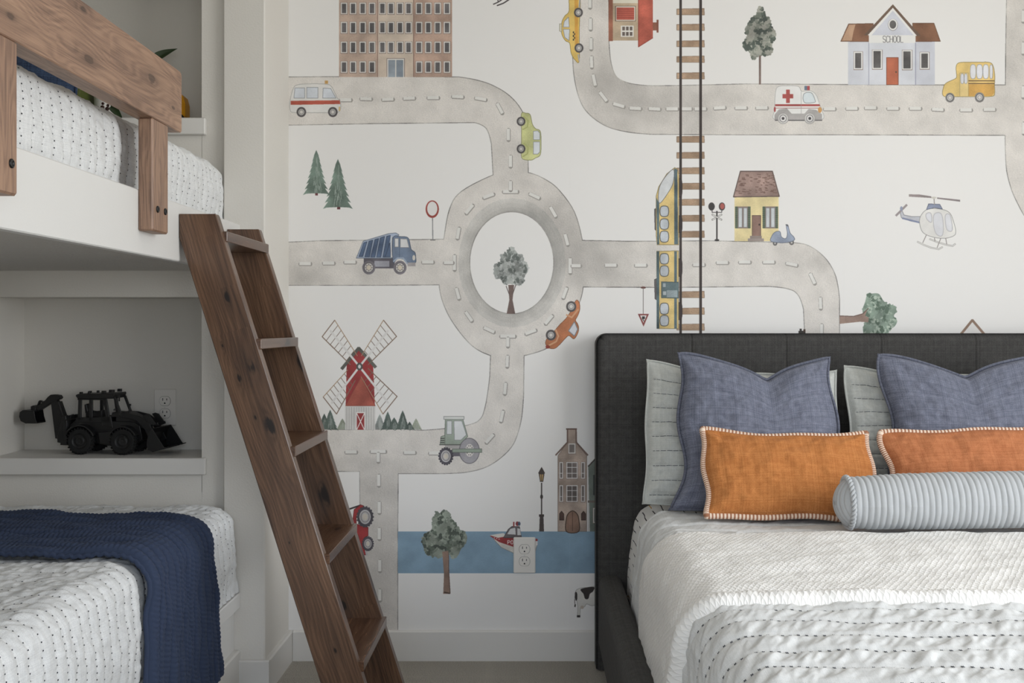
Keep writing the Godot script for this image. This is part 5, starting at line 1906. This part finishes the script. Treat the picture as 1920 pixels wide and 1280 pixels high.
func build_outlets() -> void:
	for k in 2:
		var at: Vector3 = [Vector3(-0.0282, 0.3346, 0.0), Vector3(-1.151, 0.8116, 0.0702)][k]
		var label: String = ["white double power outlet on the wallpaper's blue river", "white double power outlet in the lower niche behind the black toy digger"][k]
		var t := thing("power_outlet", label, "outlet", at, "white power outlets")
		var m := MB.new()
		m.prism(rounded_rect(0.0705, 0.1145, 0.004), 0.0002, 0.0062, 0.0028)
		obj("cover_plate", m, M.plate, t)
		for s in [1.0, -1.0]:
			m = MB.new()
			var face := PackedVector2Array()
			for q in 24:
				var a := TAU * q / 24.0
				face.append(Vector2(clampf(0.0172 * cos(a), -0.0172, 0.0172), clampf(0.0172 * sin(a), -0.0142, 0.0142)))
			m.prism(face, 0.0055, 0.0082, 0.0006)
			var f := obj("receptacle", m, M.plate, t)
			f.position = Vector3(0, 0.0195 * s, 0)
			# a fine dark gap round the face
			var ring := MB.new()
			var pts := PackedVector3Array()
			for q in face:
				pts.append(Vector3(q.x, q.y, 0.0062) * Vector3(1.02, 1.02, 1.0))
			ring.tube(pts, 0.00045, 5, true)
			obj("gap", ring, M.slot, f)
			for x in [-0.0063, 0.0063]:
				m = MB.new()
				m.box(Vector3(x - 0.0011, 0.0012 if x < 0 else 0.002, 0.0075), Vector3(x + 0.0011, 0.0092 if x < 0 else 0.0082, 0.0084), 0.0)
				obj("slot", m, M.slot, f)
			m = MB.new()
			m.prism(PackedVector2Array([Vector2(-0.0024, -0.0088), Vector2(0.0024, -0.0088), Vector2(0.0024, -0.006), Vector2(0.0012, -0.0042), Vector2(-0.0012, -0.0042), Vector2(-0.0024, -0.006)]), 0.0075, 0.0084)
			obj("slot", m, M.slot, f)
		m = MB.new()
		m.lathe(PackedVector2Array([Vector2(0.003, 0.0055), Vector2(0.0029, 0.0070), Vector2(0.0, 0.0074)]), 14)
		obj("screw", m, M.trim, t)

# ---------- the toy digger ----------
# drawn from the side in units of 1/625 m, x from 20 to 363, y down, wheels standing on 853.5
func side_poly(pts: Array) -> PackedVector2Array:
	var out := PackedVector2Array()
	for k in range(0, pts.size(), 2):
		out.append(Vector2((pts[k] - 190.0) / 625.0, (853.5 - pts[k + 1]) / 625.0))
	return out

func slab(pts: Array, z0: float, z1: float, b := 0.0012) -> MB:
	var m := MB.new()
	m.prism(side_poly(pts), z0, z1, b)
	return m

func bar_pts(x0: float, y0: float, x1: float, y1: float, w: float) -> Array:
	var d := Vector2(x1 - x0, y1 - y0).normalized() * w * 0.5
	return [x0 - d.y, y0 + d.x, x1 - d.y, y1 + d.x, x1 + d.y, y1 - d.x, x0 + d.y, y0 - d.x]

func join(a: MB, b: MB) -> void:
	var base := a.V.size()
	a.V.append_array(b.V)
	a.N.append_array(b.N)
	a.U.append_array(b.U)
	a.C.append_array(b.C)
	for i in b.I:
		a.I.append(i + base)

func build_toy() -> void:
	var t := thing("toy_digger", "matte black toy backhoe loader standing in the lower niche", "toy", Vector3(-1.2965, 0.6792, 0.157))
	t.rotation.y = -0.10
	# z runs across the toy: -0.062 to 0.062
	var W := 0.062
	var P: Material = M.black_plastic
	# chassis and bonnet
	var m := slab([124, 826, 124, 800, 136, 790, 172, 789, 196, 792, 222, 792, 250, 793, 262, 800, 268, 826, 246, 836, 200, 838, 180, 834, 150, 834], -0.034, 0.034)
	join(m, slab([186, 812, 214, 810, 218, 828, 206, 834, 190, 832], 0.034, 0.052))
	join(m, slab([186, 812, 214, 810, 218, 828, 206, 834, 190, 832], -0.052, -0.034))
	obj("chassis", m, P, t)
	m = slab([212, 777, 226, 774, 240, 777, 256, 784, 266, 794, 268, 806, 212, 806], -0.027, 0.027, 0.003)
	for k in 4:
		join(m, slab([250 + k * 3, 786 + k * 2.2, 251.5 + k * 3, 786 + k * 2.2, 251.5 + k * 3, 803, 250 + k * 3, 803], 0.026, 0.0285, 0.0))
	obj("bonnet", m, P, t)
	m = MB.new()
	join(m, slab([235.2, 782, 235.2, 761, 236, 759.5, 239.5, 759.5, 239.5, 763, 238.2, 764, 238.2, 782], 0.013, 0.018, 0.001))
	obj("exhaust_pipe", m, P, t)
	# mudguards
	for s in [1.0, -1.0]:
		for c in [[151.5, 30.5, 200.0, 340.0], [235.6, 29.0, 205.0, 335.0]]:
			var arc := []
			for k in 13:
				var a := deg_to_rad(lerpf(c[2], c[3], k / 12.0))
				arc.append_array([c[0] + cos(a) * c[1], 828.0 + sin(a) * c[1]])
			for k in 13:
				var a := deg_to_rad(lerpf(c[3], c[2], k / 12.0))
				arc.append_array([c[0] + cos(a) * (c[1] - 3.0), 828.0 + sin(a) * (c[1] - 3.0)])
			m = slab(arc, minf(s * 0.026, s * W), maxf(s * 0.026, s * W), 0.0008)
			obj("mudguard", m, P, t)
	# cab: floor tub, six posts, roof with lamps, seat, wheel
	m = MB.new()
	for s in [1.0, -1.0]:
		for p in [bar_pts(143.5, 790, 145, 747, 6.5), bar_pts(166.5, 790, 166.5, 748, 6.5), bar_pts(201, 792, 193.5, 746, 7), bar_pts(225.5, 779, 212.5, 746, 4.6), [137, 786, 203, 783, 203, 794, 137, 794], [140, 748, 197, 748, 197, 752, 140, 752], [186, 786, 206, 782, 210, 804, 190, 800]]:
			join(m, slab(p, minf(s * 0.030, s * 0.036), maxf(s * 0.030, s * 0.036), 0.0008))
	join(m, slab([136, 787, 204, 784, 204, 792, 136, 792], -0.03, 0.03, 0.0008))
	join(m, slab([208, 775, 228, 777, 228, 783, 206, 784], -0.034, 0.034, 0.0008))
	obj("cab", m, P, t)
	m = slab([138, 745, 138, 742.5, 142, 740.5, 196, 739.5, 213, 738.5, 214, 741, 211, 749, 142, 749.5], -0.040, 0.040, 0.0014)
	join(m, slab([209, 743, 224.5, 742.5, 224.5, 754, 222, 753.5, 222, 745, 209, 745.5], 0.036, 0.039, 0.0005))
	obj("roof", m, P, t)
	for p in [[145, 741, 5.5, 4], [161, 740, 5, 4], [190, 739, 8, 4.5], [204.5, 737.5, 9, 5]]:
		for s in [0.024, -0.030]:
			m = slab([p[0] - p[2] / 2, p[1] + 0.5, p[0] - p[2] / 2 + 0.6, p[1] - p[3], p[0] + p[2] / 2, p[1] - p[3], p[0] + p[2] / 2, p[1] + 0.5], s, s + 0.009, 0.001)
			obj("work_lamp", m, P, t)
	m = slab([149, 786, 149, 775, 153, 773, 164, 775, 178, 773, 181, 772, 182, 786], -0.014, 0.014, 0.002)
	join(m, slab([148, 778, 146, 762, 150, 760, 154, 776], -0.014, 0.014, 0.002))
	obj("seat", m, P, t)
	m = MB.new()
	var ring := PackedVector3Array()
	for k in 20:
		var a := TAU * k / 20.0
		ring.append(Vector3((205 - 190) / 625.0 + 0.005 * sin(a), (853.5 - 770) / 625.0 + 0.004 * sin(a), 0.009 * cos(a)))
	m.tube(ring, 0.0011, 6, true)
	join(m, slab(bar_pts(206, 771, 212, 780, 2.0), -0.0012, 0.0012, 0.0))
	obj("steering_wheel", m, P, t)
	# wheels with lugs
	for wx in [151.5, 235.6]:
		for s in [1.0, -1.0]:
			m = MB.new()
			var R := 0.0386
			m.lathe(PackedVector2Array([Vector2(0.0, -0.014), Vector2(0.022, -0.014), Vector2(0.034, -0.0145), Vector2(R - 0.002, -0.012), Vector2(R, -0.008), Vector2(R, 0.008), Vector2(R - 0.002, 0.012), Vector2(0.034, 0.0145), Vector2(0.0235, 0.0142), Vector2(0.0225, 0.012)]), 40)
			for k in 26:
				for h in [-1.0, 1.0]:
					var a := TAU * (k + (0.25 if h > 0 else -0.25)) / 26.0
					var xf := Transform3D(Basis(Vector3(0, 0, 1), a) * Basis(Vector3(1, 0, 0), 0.35 * h), Vector3(cos(a) * R, sin(a) * R, 0.0065 * h))
					m.box(Vector3(-0.002, -0.0016, -0.0065), Vector3(0.0024, 0.0016, 0.0065), 0.0005, xf)
			var wheel_at := Vector3((wx - 190.0) / 625.0, R + 0.0016, s * 0.0475)
			var w := obj("wheel", m, M.tyre, t)
			w.position = wheel_at
			m = MB.new()
			m.lathe(PackedVector2Array([Vector2(0.0225, 0.0125), Vector2(0.021, 0.0100), Vector2(0.015, 0.0085), Vector2(0.0145, 0.0115), Vector2(0.009, 0.0125), Vector2(0.0085, 0.0105), Vector2(0.004, 0.0105), Vector2(0.0, 0.0112)]), 32)
			for k in 6:
				var a := TAU * k / 6.0
				m.lathe(PackedVector2Array([Vector2(0.0014, 0.0110), Vector2(0.0013, 0.0134), Vector2(0.0, 0.0136)]), 8, Transform3D(Basis(), Vector3(cos(a) * 0.0118, sin(a) * 0.0118, 0)))
			var rim := obj("rim", m, P, w)
			if s < 0.0:
				rim.rotation.y = PI
	# loader: two arms, rams, cross tube and bucket
	for s in [1.0, -1.0]:
		m = slab([226, 775, 240, 776, 262, 781, 282, 795, 291, 818, 296, 828, 288, 834, 281, 826, 272, 806, 256, 790, 226, 783], minf(s * 0.030, s * 0.036), maxf(s * 0.030, s * 0.036))
		join(m, slab([268, 780, 274, 778, 281, 780, 294, 797, 290, 800, 276, 792], minf(s * 0.028, s * 0.034), maxf(s * 0.028, s * 0.034)))
		join(m, slab(bar_pts(252, 786, 286, 806, 4.0), minf(s * 0.022, s * 0.027), maxf(s * 0.022, s * 0.027), 0.001))
		join(m, slab(bar_pts(276, 802, 296, 796, 5.0), minf(s * 0.022, s * 0.028), maxf(s * 0.022, s * 0.028), 0.001))
		obj("loader_arm", m, P, t)
	m = MB.new()
	m.tube(PackedVector3Array([Vector3(0.142, 0.066, -0.034), Vector3(0.142, 0.066, 0.034)]), 0.005, 10)
	obj("cross_tube", m, P, t)
	# bucket: two cheek plates, back and floor
	m = MB.new()
	for s in [1.0, -1.0]:
		join(m, slab([296, 803, 320, 839, 297, 846, 287, 843, 285, 830, 290, 812], minf(s * 0.064, s * 0.067), maxf(s * 0.064, s * 0.067), 0.0008))
	var prof := [[296, 803], [290, 812], [285.5, 830], [287.5, 842], [297, 845.5], [322, 838.5]]
	for k in prof.size() - 1:
		join(m, slab(bar_pts(prof[k][0], prof[k][1], prof[k + 1][0], prof[k + 1][1], 2.0), -0.066, 0.066, 0.0004))
	for k in 7:
		join(m, slab([318, 838.5, 327, 836.5, 327, 838, 318, 841], -0.064 + k * 0.0205, -0.056 + k * 0.0205, 0.0004))
	var bk := obj("loader_bucket", m, P, t)
	bk.transform = Transform3D(Basis(Vector3.UP, 0.0), Vector3.ZERO)
	# rear frame, stabilisers and the digging arm
	m = slab([103, 832, 103, 822, 110, 795, 112, 783, 120, 782, 121, 788, 124, 790, 126, 837, 109, 837, 109, 833], -0.045, 0.045)
	join(m, slab([112, 790, 111, 782, 114, 781.5, 115.5, 785, 118, 785, 119, 781.5, 122.5, 782, 121.5, 792], 0.012, 0.022))
	join(m, slab([112, 790, 111, 782, 114, 781.5, 115.5, 785, 118, 785, 119, 781.5, 122.5, 782, 121.5, 792], -0.022, -0.012))
	obj("rear_frame", m, P, t)
	for s in [0.038, -0.050]:
		m = slab([116, 790, 124, 790, 124, 837, 116, 837], s, s + 0.012)
		obj("stabiliser", m, P, t)
	m = slab([77, 758, 88, 752, 94, 760, 99, 774, 109, 797, 108, 806, 100, 822, 96, 828, 86, 827, 84, 812], -0.008, 0.008)
	join(m, slab(bar_pts(92, 757, 108, 800, 4.4), -0.011, 0.011, 0.001))
	join(m, slab([86, 812, 104, 800, 106, 828, 92, 830], -0.013, 0.013))
	obj("boom", m, P, t)
	m = slab([97, 749, 94, 744.5, 86, 743, 77, 743.5, 71, 748, 66, 754, 48, 767, 47, 776, 52, 775, 77, 760, 86, 755, 95, 752], -0.009, 0.009)
	join(m, slab(bar_pts(48, 768, 53, 756, 2.4), -0.006, 0.006, 0.0006))
	join(m, slab(bar_pts(53, 755.5, 62, 759, 2.4), -0.006, 0.006, 0.0006))
	join(m, slab([38, 766, 43, 764, 48, 768, 48, 776, 38, 776], -0.012, 0.012))
	obj("dipper_arm", m, P, t)
	m = MB.new()
	for s in [1.0, -1.0]:
		join(m, slab([27, 773.5, 50, 774, 52, 786, 55.5, 797, 33, 798, 23, 793, 20, 785, 21.5, 777], minf(s * 0.024, s * 0.026), maxf(s * 0.024, s * 0.026), 0.0006))
	prof = [[50, 774], [27, 773.5], [21.5, 777], [20.5, 785], [23.5, 793], [33, 797], [55, 797]]
	for k in prof.size() - 1:
		join(m, slab(bar_pts(prof[k][0], prof[k][1], prof[k + 1][0], prof[k + 1][1], 1.8), -0.025, 0.025, 0.0004))
	obj("digging_bucket", m, P, t)

# ---------- what stands in the upper niche ----------
func build_niche_things() -> void:
	var leafm := mat(Color(0.17, 0.25, 0.12), 0.45)
	leafm.backlight_enabled = true
	leafm.backlight = Color(0.08, 0.12, 0.03)
	var t := thing("potted_plant", "broad-leaved plant in a white pot with brown marks in the upper niche", "plant", Vector3(-1.302, 1.6725, 0.165))
	var m := MB.new()
	m.lathe(PackedVector2Array([Vector2(0.0, 0.0), Vector2(0.028, 0.0), Vector2(0.032, 0.04), Vector2(0.034, 0.115), Vector2(0.031, 0.116), Vector2(0.029, 0.09), Vector2(0.0, 0.09)]), 32, Transform3D(Basis(Vector3.RIGHT, -PI / 2), Vector3.ZERO))
	obj("pot", m, M.plate, t)
	m = MB.new()
	for q in [[0.10, 0.052, 0.006], [0.14, 0.063, 0.0045], [0.52, 0.048, 0.006], [0.58, 0.058, 0.0045], [-0.4, 0.05, 0.006]]:
		var a: float = PI / 2 - q[0]
		var rr := 0.0332
		m.lathe(PackedVector2Array([Vector2(q[2], -0.004), Vector2(q[2], 0.0), Vector2(0.0, 0.0006)]), 10, Transform3D(Basis(Vector3.UP, PI / 2 - a), Vector3(cos(a) * rr * 0.98, q[1], sin(a) * rr * 0.98)))
	obj("brown_mark", m, mat(Color(0.24, 0.13, 0.10), 0.5), t)
	var stems := [[Vector3(0.135, 0.192, 0.0), 0.10, 0.5], [Vector3(-0.05, 0.17, 0.02), 0.09, 2.6], [Vector3(0.02, 0.18, 0.03), 0.10, 1.4], [Vector3(-0.02, 0.15, 0.05), 0.09, 4.2], [Vector3(0.032, 0.050, 0.036), 0.075, 5.6]]
	for q in stems:
		var tip: Vector3 = q[0]
		var pts := PackedVector3Array()
		for k in 9:
			var u := k / 8.0
			pts.append(Vector3(0, 0.09, 0).lerp(tip, u) + Vector3(0, 0.02 * sin(PI * u), 0))
		m = MB.new()
		m.tube(pts, 0.0022, 6)
		obj("stem", m, leafm, t)
		var dir := (Vector3(tip.x, tip.y * 0.62, tip.z)).normalized()
		if tip.y < 0.06:
			dir = Vector3(tip.x, -0.02, tip.z).normalized()
		var side := dir.cross(Vector3(0.15, 0.45, 1.0)).normalized()
		var up := side.cross(dir)
		var l: float = q[1]
		for face in 2:
			var g := func(a: float, b: float) -> Vector3:
				var wv := sin(PI * pow(a, 0.8)) * 0.15 * l * 2.0
				var s := (b - 0.5)
				return tip - dir * 0.01 + dir * (a * l) + side * (s * wv) + up * (absf(s) * wv * 0.5 - 0.35 * a * a * l) - up * 0.0008 * face
			if face == 0:
				m = MB.new()
			m.sheet(18, 8, g, face == 1)
		obj("leaf", m, leafm, t)
	# green book
	t = thing("book", "green book standing left of the white pot in the upper niche", "book", Vector3(-1.362, 1.6725, 0.165))
	m = MB.new()
	m.box(Vector3(-0.014, 0.0, -0.08), Vector3(0.014, 0.125, 0.08), 0.001)
	obj("cover", m, mat(Color(0.33, 0.37, 0.16), 0.6), t)
	m = MB.new()
	for k in 4:
		m.box(Vector3(-0.009 + k * 0.006, 0.004, 0.0795), Vector3(-0.008 + k * 0.006, 0.121, 0.0808), 0.0)
	obj("spine_line", m, mat(Color(0.62, 0.62, 0.42), 0.6), t)
	# yellow toy car
	t = thing("toy_car", "yellow toy car with black wheels behind the guard rail in the upper niche", "toy", Vector3(-1.096, 1.6725, 0.18))
	m = MB.new()
	var xf := Transform3D(Basis(), Vector3.ZERO)
	m.prism(PackedVector2Array([Vector2(-0.075, 0.014), Vector2(0.042, 0.018), Vector2(0.048, 0.026), Vector2(0.048, 0.062), Vector2(0.042, 0.084), Vector2(0.028, 0.096), Vector2(-0.02, 0.096), Vector2(-0.035, 0.052), Vector2(-0.072, 0.036), Vector2(-0.078, 0.028)]), -0.03, 0.03, 0.008, xf)
	obj("body", m, mat(Color(0.86, 0.60, 0.07), 0.35), t)
	for x in [-0.047, 0.030]:
		for s in [-1.0, 1.0]:
			m = MB.new()
			m.lathe(PackedVector2Array([Vector2(0, -0.008), Vector2(0.014, -0.008), Vector2(0.016, -0.006), Vector2(0.016, 0.006), Vector2(0.014, 0.008), Vector2(0.0, 0.008)]), 20)
			var w := obj("wheel", m, M.tyre, t)
			w.position = Vector3(x, 0.016, s * 0.028)
